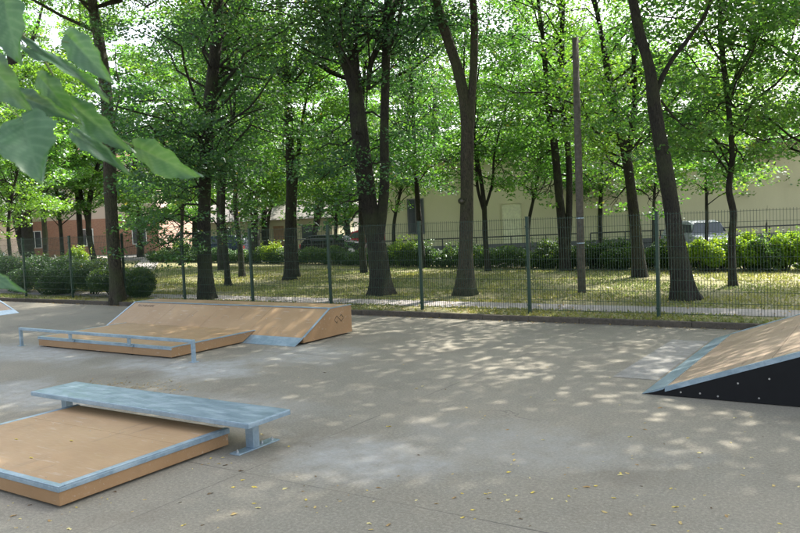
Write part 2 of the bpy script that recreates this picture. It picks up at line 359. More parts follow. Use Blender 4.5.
for x in np.arange(BX0+.25, BX1-.1, .30):
    for y in (BY0+.10, 4.40, 4.51): b = MB(); b.tube([(x, y, BZ), (x, y, BZ+.0025)], .0055, 8); b.build('screw', 'bolt', t)

t = thing('steel_ledge', 'long low blue grey steel ledge standing over the back of the foreground box', 'grind ledge', (-6.5, 5.1, 0))
LX0, LX1, LY0, LY1, LT = -8.17, -4.83, 4.82, 5.385, .322
b = MB(); b.box(LX0, LX1, LY0, LY1, LT-.008, LT); b.box(LX0, LX1, LY0, LY0+.006, LT-.048, LT-.0082); b.box(LX0, LX1, LY1-.006, LY1, LT-.048, LT-.0082)
b.box(LX0, LX0+.006, LY0+.0062, LY1-.0062, LT-.048, LT-.0082); b.box(LX1-.006, LX1, LY0+.0062, LY1-.0062, LT-.048, LT-.0082)
b.build('ledge_top', 'galv', t, bevel=.003)
for lx in (-5.11, -7.98):
    b = MB(); b.box(lx, lx+.1, 5.06, 5.14, .012, LT-.0085); b.box(lx+.02, lx+.08, LY0+.01, LY1-.01, LT-.047, LT-.0085+.0003)
    lg = b.build('leg', 'galv', t, bevel=.004)
    b = MB(); b.box(lx-.01, lx+.11, 4.86 if lx > -6 else 5.06, 5.40, 0, .0118)
    bp = b.build('base_plate', 'galv', lg, bevel=.002)
    b = MB()
    for y in (4.90, 5.22, 5.36) if lx > -6 else (5.22, 5.36):
        b = MB(); b.tube([(lx+.05, y, .012), (lx+.05, y, .030), (lx+.05, y, .0305), (lx+.05, y, .042)], [.012, .012, .006, .006], 6); b.build('bolt', 'bolt', lg)

# ------------------------------------------------------------------ bank ramp with its pad, grind rail
KX0, KX1, KY0, KYF, KYB, KZ = -13.95, -8.55, 9.75, 10.75, 11.36, .535
t = thing('bank_ramp', 'long tan bank ramp with flat deck behind the low pad near the fence', 'skate ramp', ((KX0+KX1)/2, 10.6, 0))
def kz(y): return (y-KY0)/(KYF-KY0)*KZ
yb = KY0+.22
b = MB(); b.prism([(yb, .03), (yb, kz(yb)-.008), (KYF, KZ-.008), (KYB, KZ-.008), (KYB, .03)], KX0+.01, KX1-.01); b.build('body', 'fascia', t)
xs = np.linspace(KX0+.045, KX1-.045, 5)
b = MB()
for a0, a1 in zip(xs[:-1], xs[1:]):
    b.prism([(yb, kz(yb)-.007), (yb, kz(yb)+.002), (KYF-.03, kz(KYF-.03)+.002), (KYF-.03, kz(KYF-.03)-.007)], a0+.002, a1-.002)
b.build('sloping_board', 'board', t)
b = MB(); b.box(KX0+.045, KX1-.045, KYF+.05, KYB-.02, KZ-.0075, KZ+.003); b.build('deck_board', 'board', t)
b = MB(); b.box(KX0, KX1, KYF-.02, KYF+.048, KZ-.006, KZ+.007); b.build('coping_strip', 'galv', t)
b = MB(); b.prism([(KY0, .0), (KY0, .006), (yb+.02, kz(yb)+.011), (yb+.02, kz(yb)+.004), (yb, kz(yb)-.02)], KX0+.02, KX1-.02); b.build('toe_plate', 'galv', t)
for xx in (KX0, KX1-.042):
    b = MB(); b.prism([(yb+.021, kz(yb)+.004), (yb+.021, kz(yb)+.012), (KYF-.022, KZ+.001), (KYF-.022, KZ-.006)], xx, xx+.042)
    b.box(xx, xx+.042, KYF+.049, KYB+.003, KZ-.0074, KZ+.006); b.build('edge_trim', 'galv', t)
for xx in np.linspace(KX0+.3, KX1-.5, 6):
    b = MB(); b.box(xx, xx+.1, 10.2, 11.2, 0, .03); b.build('foot', 'under', t)
b = MB()
for xx in np.arange(KX0+.2, KX1-.1, .33):
    for yy in (10.05, 10.4, 10.68): b = MB(); b.tube([(xx, yy, kz(yy)+.002), (xx, yy-.002, kz(yy)+.005)], .007, 6); b.build('screw', 'bolt', t)
def text_part(txt, size, parent, origin, xdir, ydir, m, name):
    cu = bpy.data.curves.new('t', 'FONT'); cu.body = txt; cu.size = size; cu.align_x = 'CENTER'; cu.extrude = .0006
    ob = bpy.data.objects.new('t', cu); C.objects.link(ob); bpy.context.view_layer.update()
    me = bpy.data.meshes.new_from_object(ob.evaluated_get(bpy.context.evaluated_depsgraph_get())); bpy.data.objects.remove(ob)
    me.name = name; me.materials.clear(); me.materials.append(M[m])
    o = bpy.data.objects.new(name, me); C.objects.link(o); o.parent = parent
    X = Vector(xdir).normalized(); Y = Vector(ydir).normalized(); Z = X.cross(Y); L = Vector(origin)-Vector(WLOC[parent.name])
    o.matrix_local = Matrix(((X.x, Y.x, Z.x, L.x), (X.y, Y.y, Z.y, L.y), (X.z, Y.z, Z.z, L.z), (0, 0, 0, 1))); return o
sl = (0, KYF-KY0, KZ)
text_part('TECHRAMPS', .095, t, (-13.46, 10.60, kz(10.60)+.0035), (1, 0, 0), sl, 'ink', 'printed_name')
# chevron mark on the right-hand side panel
b = MB()
def strokes(b, L, w, X):
    for (y0, z0), (y1, z1) in zip(L[:-1], L[1:]):
        d = np.array([y1-y0, z1-z0]); d /= np.linalg.norm(d); nn = np.array([-d[1], d[0]])*w/2
        p = [(y0+nn[0], z0+nn[1]), (y1+nn[0], z1+nn[1]), (y1-nn[0], z1-nn[1]), (y0-nn[0], z0-nn[1])]
        b.prism(p, X-.0075, X-.0065+.0005)
cy, cz, r_ = 10.98, .315, .062
strokes(b, [(cy-.13, cz), (cy-.13+r_, cz+r_), (cy+.01, cz+.002), (cy+.01+r_, cz-r_+.002)], .010, KX1)
strokes(b, [(cy-.13, cz-.01), (cy-.13+r_, cz-r_-.01), (cy-.045, cz-.03)], .010, KX1)
strokes(b, [(cy+.13, cz), (cy+.13-r_, cz-r_+.012), (cy+.02, cz-.02)], .010, KX1)
strokes(b, [(cy+.13, cz+.012), (cy+.13-r_, cz+r_+.012), (cy+.02, cz+.04)], .010, KX1)
b.build('printed_mark', 'ink', t)

PX0, PX1, PY0, PZ = -13.45, -9.77, 8.15, .185
t = thing('low_pad', 'flat tan manual pad with steel edges joining the front of the long bank ramp', 'skate box', ((PX0+PX1)/2, 9, 0))
ye = KY0+(KYF-KY0)*PZ/KZ
b = MB(); b.prism([(PY0+.01, .022), (PY0+.01, PZ-.01), (ye-.025, PZ-.01), (KY0-.005, .022)], PX0+.01, PX1-.01); b.build('body', 'fascia', t)
b = MB()
for a0, a1 in ((PX0+.05, -12.25), (-12.246, -11.0), (-10.996, PX1-.05)): b.box(a0, a1, PY0+.05, ye-.02, PZ-.0095, PZ+.002)
b.build('top_board', 'board', t)
b = MB(); b.box(PX0, PX1, PY0, PY0+.05, PZ-.009, PZ+.004); b.box(PX0, PX1, PY0, PY0+.009, PZ-.045, PZ-.0092); b.build('edge_trim', 'galv', t)
for xx, s_ in ((PX1-.05, 1), (PX0, 0)):
    b = MB(); b.box(xx, xx+.05, PY0+.051, ye-.015, PZ-.009, PZ+.0045); b.build('edge_trim', 'galv', t)
for xx in np.linspace(PX0+.2, PX1-.35, 5):
    b = MB(); b.box(xx, xx+.1, PY0+.04, 9.5, 0, .022); b.build('foot', 'under', t)
t = thing('grind_rail', 'thin square steel grind rail running along the front edge of the pad', 'grind rail', (-11.5, 8.09, 0))
b = MB(); b.box(-13.92, -9.16, 8.065, 8.117, .300, .348); b.build('rail_bar', 'galv', t, bevel=.004)
for xx in (-13.92, -9.212):
    b = MB(); b.box(xx+.001, xx+.051, 8.066, 8.116, .008, .2995); lg = b.build('leg', 'galv', t)
    b = MB(); b.box(xx-.03, xx+.08, 8.035, 8.146, 0, .0078); b.build('base_plate', 'galv', lg)
for xx in (-12.37, -10.75):
    b = MB(); b.box(xx, xx+.045, 8.07, 8.112, .20, .2995); b.box(xx-.015, xx+.06, 8.125, 8.148, .145, .2); b.box(xx, xx+.045, 8.07, 8.148, .186, .1998); b.build('bracket', 'galv', t)

# ------------------------------------------------------------------ two long kicker ramps at the ends
def kicker(x0, sgn, y0, y1, label):
    t = thing('kicker_ramp', label, 'skate ramp', (x0+sgn*2, (y0+y1)/2, 0))
    K = .352; xa = .22; zt = 1.22; xt = zt/K
    g = lambda L: [(x0+sgn*a, z) for a, z in L]
    b = MB(); b.prism(g([(xa, .02), (xa, K*xa-.02), (xt, zt-.02), (xt+1.2, zt-.02), (xt+1.2, .02)]), y0+.02, y1-.02, 'y'); b.build('body', 'under', t)
    for yy in (y0, y1-.019):
        b = MB(); b.prism(g([(.10, .008), (.10, K*.10-.012), (xt, zt-.012), (xt+1.2, zt-.012), (xt+1.2, .008)]), yy, yy+.019, 'y'); sp = b.build('side_panel', 'black', t)
        b = MB(); ys, yd = (yy-.004, yy-.001) if yy == y0 else (yy+.020, yy+.023)
        for a, z in ((.42, .055), (.62, .06), (.80, .045), (1.0, .20), (1.3, .27), (1.6, .35), (1.9, .43), (1.2, .06), (2.0, .1), (2.6, .4)):
            b = MB(); b.tube([(x0+sgn*a, ys, z), (x0+sgn*a, yd, z)], .010, 8); b.build('bolt', 'bolt', sp)
    b = MB(); n = 4; e_ = np.linspace(xa+.01, xt, n)
    for j in range(n-1): b.prism(g([(e_[j]+.002, K*e_[j]-.018), (e_[j]+.002, K*e_[j]+.002), (e_[j+1]-.002, K*e_[j+1]+.002), (e_[j+1]-.002, K*e_[j+1]-.018)]), y0+.05, y1-.05, 'y')
    b.build('sloping_board', 'grip', t)
    b = MB(); b.prism(g([(xt+.06, zt-.018), (xt+.06, zt+.003), (xt+1.2, zt+.003), (xt+1.2, zt-.018)]), y0+.05, y1-.05, 'y'); b.build('deck_board', 'grip', t)
    b = MB(); b.prism(g([(0, 0), (0, .005), (xa+.03, K*(xa+.03)+.009), (xa+.03, K*(xa+.03)+.003), (xa, K*xa-.022)]), y0, y1, 'y'); b.build('toe_plate', 'galv', t)
    for yy, q in ((y0-.004, 0), (y1-.046, 1)):
        b = MB(); b.prism(g([(xa+.031, K*(xa+.031)-.004), (xa+.031, K*(xa+.031)+.012), (xt, zt+.012), (xt+1.2, zt+.012), (xt+1.2, zt-.004), (xt, zt-.004)]), yy, yy+.05, 'y')
        y_ = yy if q == 0 else yy+.046
        b.prism(g([(xa+.031, K*(xa+.031)-.042), (xa+.031, K*(xa+.031)-.0045), (xt, zt-.0045), (xt, zt-.042)]), y_, y_+.004, 'y'); b.build('edge_trim', 'galv', t)
    b = MB(); b.prism(g([(xt-.03, zt-.004), (xt-.03, zt+.0125), (xt+.058, zt+.0125), (xt+.058, zt-.004)]), y0+.051, y1-.051, 'y'); b.build('coping_strip', 'galv', t)
kicker(-2.43, 1, 8.55, 12.6, 'wide tan ramp with black side panel at the right edge of the court')
kicker(-19.92, -1, 7.7, 11.6, 'far tan ramp rising to the left, only its corner seen at the left edge')

# ------------------------------------------------------------------ fence
FY = 14.04; PXs = [-3.66-2.5*k for k in range(-3, 12)]
t = thing('mesh_fence', 'dark green welded mesh fence on square posts along the back of the court', 'fence', (-15, FY, .1))
for px in PXs:
    b = MB(); b.box(px-.03, px+.03, FY-.02, FY+.04, .02, 2.0); po = b.build('post', 'greenpaint', t, bevel=.004)
    b = MB(); b.box(px-.034, px+.034, FY-.024, FY+.044, 2.0, 2.018); b.build('post_cap', 'greenpaint', po)
    b = MB()
    for z in (.25, 1.0, 1.8): b = MB(); b.box(px-.032, px+.032, FY-.034, FY-.0205, z, z+.04); b.build('clamp', 'greenpaint', po)
for a, bb in zip(PXs[1:], PXs[:-1]):
    b = MB(); r = .0026
    for xx in np.arange(a+.05, bb-.01, .05): b.box(xx-r, xx+r, FY-.028, FY-.028+2*r, .17, 1.99)
    for z in (.18, .38, .58, .78, .98, 1.18, 1.38, 1.58, 1.78, 1.96):
        b.box(a+.025, bb-.025, FY-.0285-.006, FY-.0285, z-.003, z+.003); b.box(a+.025, bb-.025, FY-.0225, FY-.0165, z-.003, z+.003)
    b.build('mesh_panel', 'greenpaint', t)

# ------------------------------------------------------------------ trees
def smooth_path(pts, n=14):
    pts = np.asarray(pts, float); m = len(pts)
    if m < 3: return np.stack([np.linspace(pts[0, k], pts[-1, k], n) for k in range(pts.shape[1])], 1)
    d = np.r_[0, np.cumsum(np.linalg.norm(np.diff(pts[:, :3], axis=0), axis=1))]; u = np.linspace(0, d[-1], n); out = []
    tg = np.gradient(pts, d, axis=0)
    for q in u:
        i = min(max(np.searchsorted(d, q)-1, 0), m-2); h = d[i+1]-d[i]; s = (q-d[i])/h
        out.append((2*s**3-3*s**2+1)*pts[i]+(s**3-2*s**2+s)*h*tg[i]+(-2*s**3+3*s**2)*pts[i+1]+(s**3-s**2)*h*tg[i+1])
    return np.array(out)
FOL = 1.55
def tree(label, base, stems, H, R, z0, nb, nl, leaf='leafA', lsize=.10, bark='bark', extra=(), name='deciduous_tree', group='trees standing behind the court fence', dead=(), over=0, hi=1.7, knot=None):
    """stems: lists of (px x, px y, width px) lifted to the upright plane through the base; continued up to height H"""
    if isinstance(base, tuple) and len(base) == 2: B = gp(base[0], base[1], LZ)
    else: B = np.array(base, float)
    D = dist_of(B); t = thing(name, label, 'tree', (B[0], B[1], LZ-.05), group)
    b = MB(); paths = []
    for si, st in enumerate(stems):
        pts = []
        for (x, y, w) in st:
            p = dp(x, y, D); pts.append((*p, w*D/F/2*(.86 if w > 5 else 1)))
        if si == 0: pts[0] = (B[0], B[1], LZ-.08, pts[0][3])
        else: pts[0] = (pts[0][0], pts[0][1], pts[0][2], pts[0][3]*.9)
        last = np.array(pts[-1]); prev = np.array(pts[-2]); dr = (last-prev)[:3]; dr /= np.linalg.norm(dr)
        if not st is dead and last[2] < H-1 and not (si in dead):
            q = last.copy(); k = 5; hh = H*random.uniform(.85, 1)-last[2]
            for j in range(k):
                dr = dr*.75+np.array([random.gauss(0, .12), random.gauss(0, .12), .35]); dr /= np.linalg.norm(dr)
                q = q.copy(); q[:3] += dr*hh/k; q[3] = max(last[3]*(1-(j+1)/k*.88), .015); pts.append(tuple(q))
        P = smooth_path(pts, 70); P[:, 3] = P[:, 3].clip(.012)
        if si > 0: paths.append(P)
        else: paths.append(P)
        ph = rng.uniform(0, 6, 3)
        def fr(i, a, P=P, ph=ph, si=si):
            hgt = P[i, 2]-LZ; fl = math.exp(-max(hgt, 0)/.22) if si == 0 else 0
            return 1+.05*np.sin(2*a+ph[0]+i*.1)+.05*np.sin(3*a+ph[1]-i*.15)+fl*(.35+.28*np.sin(4*a+ph[0])+.15*np.sin(3*a+ph[2]))
        if si == 0:   # extra rings at the root flare
            lo = P[0]; P2 = [P[0]]
            z1 = P[1]
            for s in (.12, .25, .4, .6, .8): P2.append(P[0]*(1-s)+z1*s)
            P = np.vstack([P2, P[1:]]); paths[-1] = P
            def fr(i, a, P=P, ph=ph):
                hgt = P[i, 2]-LZ; fl = math.exp(-max(hgt, 0)/.2)
                return 1+.04*np.sin(2*a+ph[0]+i*.1)+.05*np.sin(3*a+ph[1]-i*.12)+.035*np.sin(6*a+ph[2]+i*.15)+.03*np.sin(i*.9+ph[0])+fl*(.18+.22*np.sin(4*a+ph[0])+.12*np.sin(3*a+ph[2]))
        b.tube(P[:, :3], P[:, 3], 16, True, fr)
    b.build('trunk', bark, t, smooth=True)
    if knot:
        c = dp(knot[0], knot[1], D)-FH*.17
        k_ = MB(); a = np.linspace(0, 2*math.pi, 10); k_.tube([c-FH*-.1, c, c-FH*.02], [.085, .08, .045], 10); kk = k_.build('knot', bark, t, smooth=True)
        k_ = MB(); k_.tube([c-FH*.018, c-FH*.026], [.038, .03], 10); k_.build('cut_wood', 'wood', kk)
    # limbs, twigs, sprays
    lb = MB(); centers = []; 
    def limb(s, e, r):
        s = np.array(s); e = np.array(e); L = np.linalg.norm(e-s); k = 6; pts = []
        j = rng.normal(0, L*.05, (k, 3)); 
        for i in range(k):
            u = i/(k-1); p = s*(1-u)+e*u; p[2] += math.sin(u*math.pi)*L*.10; pts.append(p+j[i]*(i > 0)*(i < k-1))
        lb.tube(pts, np.linspace(r, max(r*.2, .004), k), 5, False); return pts
    nb = int(nb*1.35); nl = int(nl*FOL*(1.35 if over else 1)); ztop = min(H, CAM[2]+(D+3)*.30)
    def zs():
        if ztop > z0+.8 and rng.uniform() < .62: return rng.uniform(z0, ztop)
        return rng.uniform(max(ztop, z0), H) if H > ztop+.5 else rng.uniform(z0, H)
    for i in range(nb):
        P = paths[rng.integers(len(paths))]; zt = zs()
        zi = max(zt-rng.uniform(.6, 2.6), z0-rng.uniform(-1.2, 1.0)); k = int(np.argmin(abs(P[:, 2]-zi))); s = P[k, :3]; az = rng.uniform(0, 2*math.pi)
        prof = math.sin(math.pi*min(max((zt-z0)/(H-z0), 0)*.75+.2, 1))**.7
        L = R*prof*rng.uniform(.35, 1.0)*(1.3 if zt > 8 and D < 24 else 1)
        e = np.array([P[0, 0]*.2+s[0]*.8+math.cos(az)*L, P[0, 1]*.2+s[1]*.8+math.sin(az)*L, zt])
        pl = limb(s, e, min(P[k, 3]*.4, .012+.009*L)); 
        for q in range(4):
            u = rng.integers(2, 6); c = pl[u]+rng.normal(0, 1, 3)*[.55, .55, .22]*(.5+.09*L); centers.append((c, .6+.1*L))
            if q < 1: limb(pl[u-1], c, .010)
        centers.append((pl[-1], .8))
    for i in range(over):          # boughs added above the view, reaching over the court to shade it
        P = paths[rng.integers(len(paths))]; zt = rng.uniform(9.6, 16.5); k = int(np.argmin(abs(P[:, 2]-(zt-rng.uniform(.4, 1.3))))); s = P[k, :3]
        e = np.array([s[0]+rng.uniform(-4.2, 4.2), rng.uniform(10.4, 16.5), zt]); pl = limb(s, e, .03)
        for q in range(6): c = pl[rng.integers(2, 6)]+rng.normal(0, 1, 3)*[.8, .8, .35]; centers.append((c, 1.05))
    for (x, y, dd, rr) in extra:
        c = dp(x, y, D+dd); P = paths[0]; k = int(np.argmin(abs(P[:, 2]-(c[2]+.5)))); pl = limb(P[k, :3], c, .035)
        for q in range(5):
            c2 = c+rng.normal(0, 1, 3)*[rr*.55, rr*.55, rr*.4]; limb(pl[4], c2, .01); centers.append((c2, rr*.75))
    lb.build('branches', bark, t, smooth=True)
    cs = np.array([c for c, _ in centers]); rs = np.array([r for _, r in centers]); m = len(cs)
    wgt = rs**1.5/ (rs**1.5).sum(); idx = rng.choice(m, nl, p=wgt)
    off = rng.normal(0, 1, (nl, 3)); off *= (rng.uniform(0, 1, nl)**.4/np.linalg.norm(off, axis=1))[:, None]
    off *= np.array([1, 1, .38])*(rs[idx]*.85)[:, None]; off[:, 2] -= (off[:, 0]**2+off[:, 1]**2)*.25
    Pl = cs[idx]+off
    Pl = Pl[Pl[:, 2] > .5]; sz = np.where(Pl[:, 2] > CAM[2]+(D+3)*.32, lsize*hi, lsize)
    keep = (sz == lsize) | (rng.uniform(0, 1, len(sz)) < (.8 if over else .2)); Pl = Pl[keep]; sz = sz[keep]
    quads_obj('crown', leaves(Pl, sz), leaf, t)
    return t

T1X = [v for v in [gp(118, y, LZ) for y in np.arange(290, 310, .05)] if v[1] < 13.80][0][0]
tree('mossy brown trunk standing right at the fence on the left, just past the bank ramp', (T1X, 13.80, LZ), [[(118, 302, 17), (114, 250, 14.5), (111, 200, 14), (108, 120, 13.5), (102, 60, 12), (92, 0, 10.5)]], 18, 5.2, 8.6, 40, 15000, 'leafA', .10, 'bark2', over=12)
tree('dark trunk with low drooping leafy boughs, behind the left end of the bank ramp', (207, 299), [[(207, 299, 21), (204, 240, 16), (205, 180, 14), (210, 100, 14), (216, 40, 12), (218, 0, 11)]], 17, 4.6, 3.3, 50, 32000, 'leafC', .095, 'bark',
     extra=[(150, 250, -1, .75), (176, 236, -.5, .75), (160, 205, .5, .9), (235, 215, .5, .9), (175, 165, -1, .9), (245, 185, 1, .9), (150, 150, 0, .9), (185, 120, -1, 1.0), (235, 140, 0, .9), (160, 225, 0, .9), (225, 175, -1, .9), (190, 205, -1.2, .9), (140, 235, .5, .7), (225, 232, .2, .6), (260, 200, .6, .7), (205, 150, -1.5, .9), (185, 255, -.8, .5)])
tree('slim dark trunk beyond the bank ramp, with a slighter one right behind it', (290, 280), [[(290, 280, 14), (290, 240, 12), (291, 190, 10.5), (289, 130, 9.5), (287, 90, 9), (284, 40, 8), (278, 0, 7)], [(288, 92, 5), (297, 66, 6), (312, 60, 6.5), (331, 72, 5.5)], [(290, 95, 6), (270, 55, 5), (258, 20, 3.5), (238, 5, 3)]], 17, 4.8, 6.2, 40, 15000, 'leafB', .11)
tree('thin trunk hiding behind the slim dark one beyond the bank ramp', (298, 277), [[(298, 277, 6), (295, 240, 5), (295, 190, 4.5), (300, 140, 4)]], 10, 2.4, 4.2, 16, 5000, 'leafB', .11)
tree('big forked tree with flared base and two dark main stems, centre left behind the fence', (382, 295), [[(382, 295, 27), (377, 250, 21), (368, 200, 20), (362, 150, 20), (356, 95, 17), (353, 50, 12), (350, 0, 10)], [(357, 100, 13), (343, 60, 9.5), (330, 30, 9), (318, -3, 8)], [(378, 240, 16), (384, 190, 12), (384, 140, 11), (386, 60, 10), (388, 0, 9)], [(368, 90, 6), (372, 60, 6.5), (380, 45, 5)]], 19, 5.6, 6.4, 50, 28000, 'leafC', .095, over=26,
     extra=[(335, 165, -1, .9), (315, 185, -.6, .8), (345, 205, -1, .8), (325, 215, -.4, .75), (340, 232, -.8, .5), (355, 150, -1.5, .8), (405, 130, 0, .8), (310, 160, 1, .8), (390, 175, -1.2, .6), (330, 140, .5, .9)])
tree('tall trunk with a pale sawn knot, forking into two stems high up', (466, 295), [[(466, 295, 26), (466, 250, 17), (467, 200, 15.5), (467, 160, 15), (467, 125, 14), (459, 75, 12), (446, 35, 11.5), (435, 0, 11.5)], [(468, 150, 13), (471, 105, 9.5), (474, 60, 9.5), (473, 0, 8.5)]], 19, 5.6, 8.0, 46, 17000, 'leafB', .10, 'bark2', knot=(461, 201), over=30)
tree('thin trunk lined up with a fence post left of the knotted trunk', (424, 268), [[(424, 268, 6), (420, 230, 6), (417, 190, 5.5), (414, 140, 4), (412, 90, 3)]], 12, 3, 3.6, 24, 9000, 'leafC', .11)
tree('short dark trunk before the cream wall, left of the knotted trunk', (434, 255), [[(434, 255, 9), (433, 220, 8), (431, 180, 7), (434, 120, 5)]], 13, 4.2, 3.4, 30, 11000, 'leafB', .14)
tree('slender trunk right of the knotted trunk with small side branches', (488, 271), [[(488, 271, 7), (485, 235, 6), (484, 205, 5.5), (481, 180, 4)], [(484, 212, 3.5), (478, 190, 3.2), (476, 160, 2.5)], [(486, 206, 3), (492, 185, 2.5)]], 10, 3, 3.6, 24, 10000, 'leafB', .11, extra=[(500, 165, 0, .9), (475, 150, .4, .9), (510, 140, .6, .9), (505, 190, .3, .6), (448, 165, .6, .9)])
tree('leaning thin trunk against the cream wall by the pale door', (514, 251), [[(513, 251, 7), (514, 225, 7), (518, 190, 6), (520, 150, 5), (519, 110, 4)]], 14, 4.6, 4.4, 32, 13000, 'leafB', .14, extra=[(535, 170, 0, 1.2), (500, 180, 0, 1.1), (560, 175, -1, 1.2), (480, 190, 1, 1.)])
tree('double trunked tree just left of the wooden pole', (566, 271), [[(567, 271, 14), (563, 235, 11), (559, 190, 9.5), (555, 150, 8.5), (549, 110, 7), (546, 75, 6)], [(567, 255, 10), (569, 210, 8), (568, 150, 7), (562, 100, 6), (562, 40, 5)]], 16, 4.8, 5.4, 40, 17000, 'leafB', .11, extra=[(535, 165, .5, .9), (590, 150, -.3, .8), (600, 185, .6, .7), (530, 125, 0, .9), (585, 115, .5, .9), (545, 195, .5, .6)])
tree('thin trunk right of the wooden pole before the dark plinth', (601, 253), [[(601, 253, 5), (600, 225, 4.5), (601, 190, 4), (603, 150, 3)]], 11, 3.8, 3.2, 28, 10000, 'leafB', .13, extra=[(625, 180, 0, 1.), (585, 190, 0, .9)])
tree('leaning dark tree with a forked top, right of the wooden pole', (640, 277), [[(640, 277, 19), (636, 235, 13.5), (631, 190, 12), (625, 150, 11), (614, 110, 9.5), (609, 80, 9), (604, 50, 6)], [(627, 160, 8), (633, 125, 7), (635, 100, 6.5), (634, 60, 5)]], 16, 4.8, 3.9, 44, 19000, 'leafB', .105, extra=[(655, 205, 0, .7), (610, 170, .5, .8), (660, 170, .6, .8), (600, 140, 0, .8), (645, 130, .4, .9), (700, 150, 1.5, .9), (610, 205, .6, .5)])
tree('thickest trunk at right, leaning left as it rises, close behind the fence', (685, 300), [[(685, 300, 30), (677, 250, 20), (671, 205, 17.5), (663, 155, 16.5), (655, 110, 15), (650, 70, 12.5), (639, 30, 11.5), (633, 0, 10.5)], [(653, 100, 7), (661, 80, 6.5), (672, 60, 5.5), (686, 42, 4.5), (702, 20, 3.5)]], 19, 5.6, 7.2, 48, 19000, 'leafA', .10, over=40, extra=[(690, 130, .5, .6), (640, 150, .6, .6)])
tree('crooked slim trunk between the thick tree and the right edge', (733, 286), [[(733, 286, 10), (732, 240, 8.5), (733, 210, 8), (729, 192, 7.5), (732, 160, 6.5), (729, 115, 6), (723, 60, 5), (720, 15, 4)], [(731, 130, 3), (755, 100, 2.5), (780, 80, 2)], [(727, 95, 3), (745, 60, 2.2)]], 11, 3.8, 3.0, 34, 15000, 'leafA', .115, extra=[(765, 120, .4, .7), (705, 120, -.3, .7), (770, 60, 0, .8), (745, 165, 0, .6), (760, 20, 0, .9), (700, 25, .5, .8), (790, 30, .5, .9), (735, 60, 0, .8), (790, 150, .5, .7), (710, 90, 0, .6), (715, 170, 0, .5)])
tree('dark straight trunk before the plinth near the right edge', (765, 247), [[(765, 247, 7.5), (766, 215, 7), (766, 180, 6), (764, 140, 5)]], 10, 4.2, 4.0, 32, 11000, 'leafB', .13, extra=[(795, 170, 0, 1.1), (740, 185, .5, .8), (790, 130, 0, 1.2)])
tree('leafy tree at the right edge with a lighter open crown', (-1.2, 21.5, LZ), [[(812, 290, 10), (815, 200, 9), (820, 100, 7)]], 13, 4.8, 3.6, 44, 15000, 'leafA', .115)
tree('dark blue green trunk left of the post beside the drooping tree', (222, 270), [[(222, 270, 10), (221, 240, 9), (220, 200, 8), (222, 150, 6)]], 14, 4.2, 4.2, 30, 12000, 'leafA', .13)
tree('lean trunk between the drooping tree and the next fence post', (228, 286), [[(229, 286, 8), (226, 255, 6.5), (223, 220, 6), (224, 170, 5)]], 10, 2.6, 3.8, 18, 6000, 'leafC', .10)
tree('leaning thin trunk just left of the fence post near the slim dark tree', (242, 277), [[(243, 277, 7), (240, 245, 6), (236, 215, 5.5), (235, 170, 4)]], 11, 3.0, 4.0, 20, 7000, 'leafA', .11)
tree('dark trunk by the hedge seen just right of that fence post', (256, 263), [[(256, 263, 10), (255, 225, 9), (253, 180, 8), (256, 120, 6)]], 15, 4.6, 4.6, 32, 12000, 'leafB', .14)
tree('paired stems beside the parked black car, beyond the hedge', (313, 251), [[(313, 251, 6), (316, 220, 5.5), (317, 190, 5), (312, 150, 4)], [(314, 240, 4), (322, 205, 4), (327, 170, 3)]], 15, 4.6, 3.6, 32, 10000, 'leafB', .17)
tree('dark stem half hidden behind the big forked tree', (364, 273), [[(364, 273, 9), (362, 240, 8), (361, 200, 6.5), (360, 150, 5)]], 11, 3.2, 4.0, 20, 7000, 'leafA', .12)
tree('big dark trunk at the far left with a second stem leaning off it', (30, 268), [[(30, 268, 15), (27, 230, 12), (26, 190, 11), (24, 150, 10), (16, 90, 9), (10, 50, 8)], [(24, 255, 10), (15, 215, 8), (5, 185, 7), (-6, 160, 6)], [(20, 110, 6), (12, 70, 5), (30, 45, 4)]], 19, 6.5, 5.2, 54, 15000, 'leafB', .18)
tree('thin straight trunk just right of the far left big trunk', (46, 269), [[(46, 269, 6), (45, 235, 5), (43, 205, 4.5), (42, 170, 4)]], 13, 4.5, 4.6, 30, 9000, 'leafB', .17)
tree('short straight trunk before the brick building, left one of two', (82, 263), [[(82, 263, 7), (80, 230, 6), (78, 200, 5), (73, 160, 4)]], 16, 5.0, 4.6, 34, 9000, 'leafB', .19)
tree('forked trunk before the brick building, right one of two', (95, 263), [[(96, 263, 7), (89, 235, 6.5), (89, 205, 5), (95, 175, 4)], [(88, 225, 4), (80, 190, 4), (76, 160, 3)]], 17, 5.0, 4.4, 36, 10000, 'leafB', .19)
# canopy further off, closing the view
far = [(140, 60, 16, 'tall bright tree beyond the hedge, behind the mossy trunk'), (195, 55, 17, 'bright tree beyond the hedge, behind the drooping tree'), (265, 62, 18, 'tall bright tree beyond the pale street, left of the slim dark trunk'),
       (60, 78, 20, 'tall tree behind the brick building at the far left'), (-10, 66, 18, 'tall tree at the left edge beyond the pavement'), (350, 60, 15, 'green tree behind the street, left of the cream building'),
       (405, 62, 14, 'tree rising over the left end of the cream building'), (475, 66, 15, 'tree rising behind the cream building near its pale door'), (545, 58, 15, 'tree crown over the roof behind the double trunked tree'),
       (610, 64, 16, 'tree crown over the roof right of the wooden pole'), (715, 62, 13, 'far tree crown over the roof at right'), (-60, 60, 18, 'tall tree outside the left edge, by the pavement')]
for k, (x, d, H, lab) in enumerate(far):
    p = dp(x, 250, d); p[2] = LZ
    tree(lab, tuple(p), [[(x, 262, 8), (x+random.uniform(-4, 4), 220, 7), (x+random.uniform(-7, 7), 170, 6)]], H, 6.0, 2.4 if x < 360 else 4, 44, 11500, 'leafB' if k % 3 else 'leafA', .27, hi=1.2, group='trees far beyond the hedge')
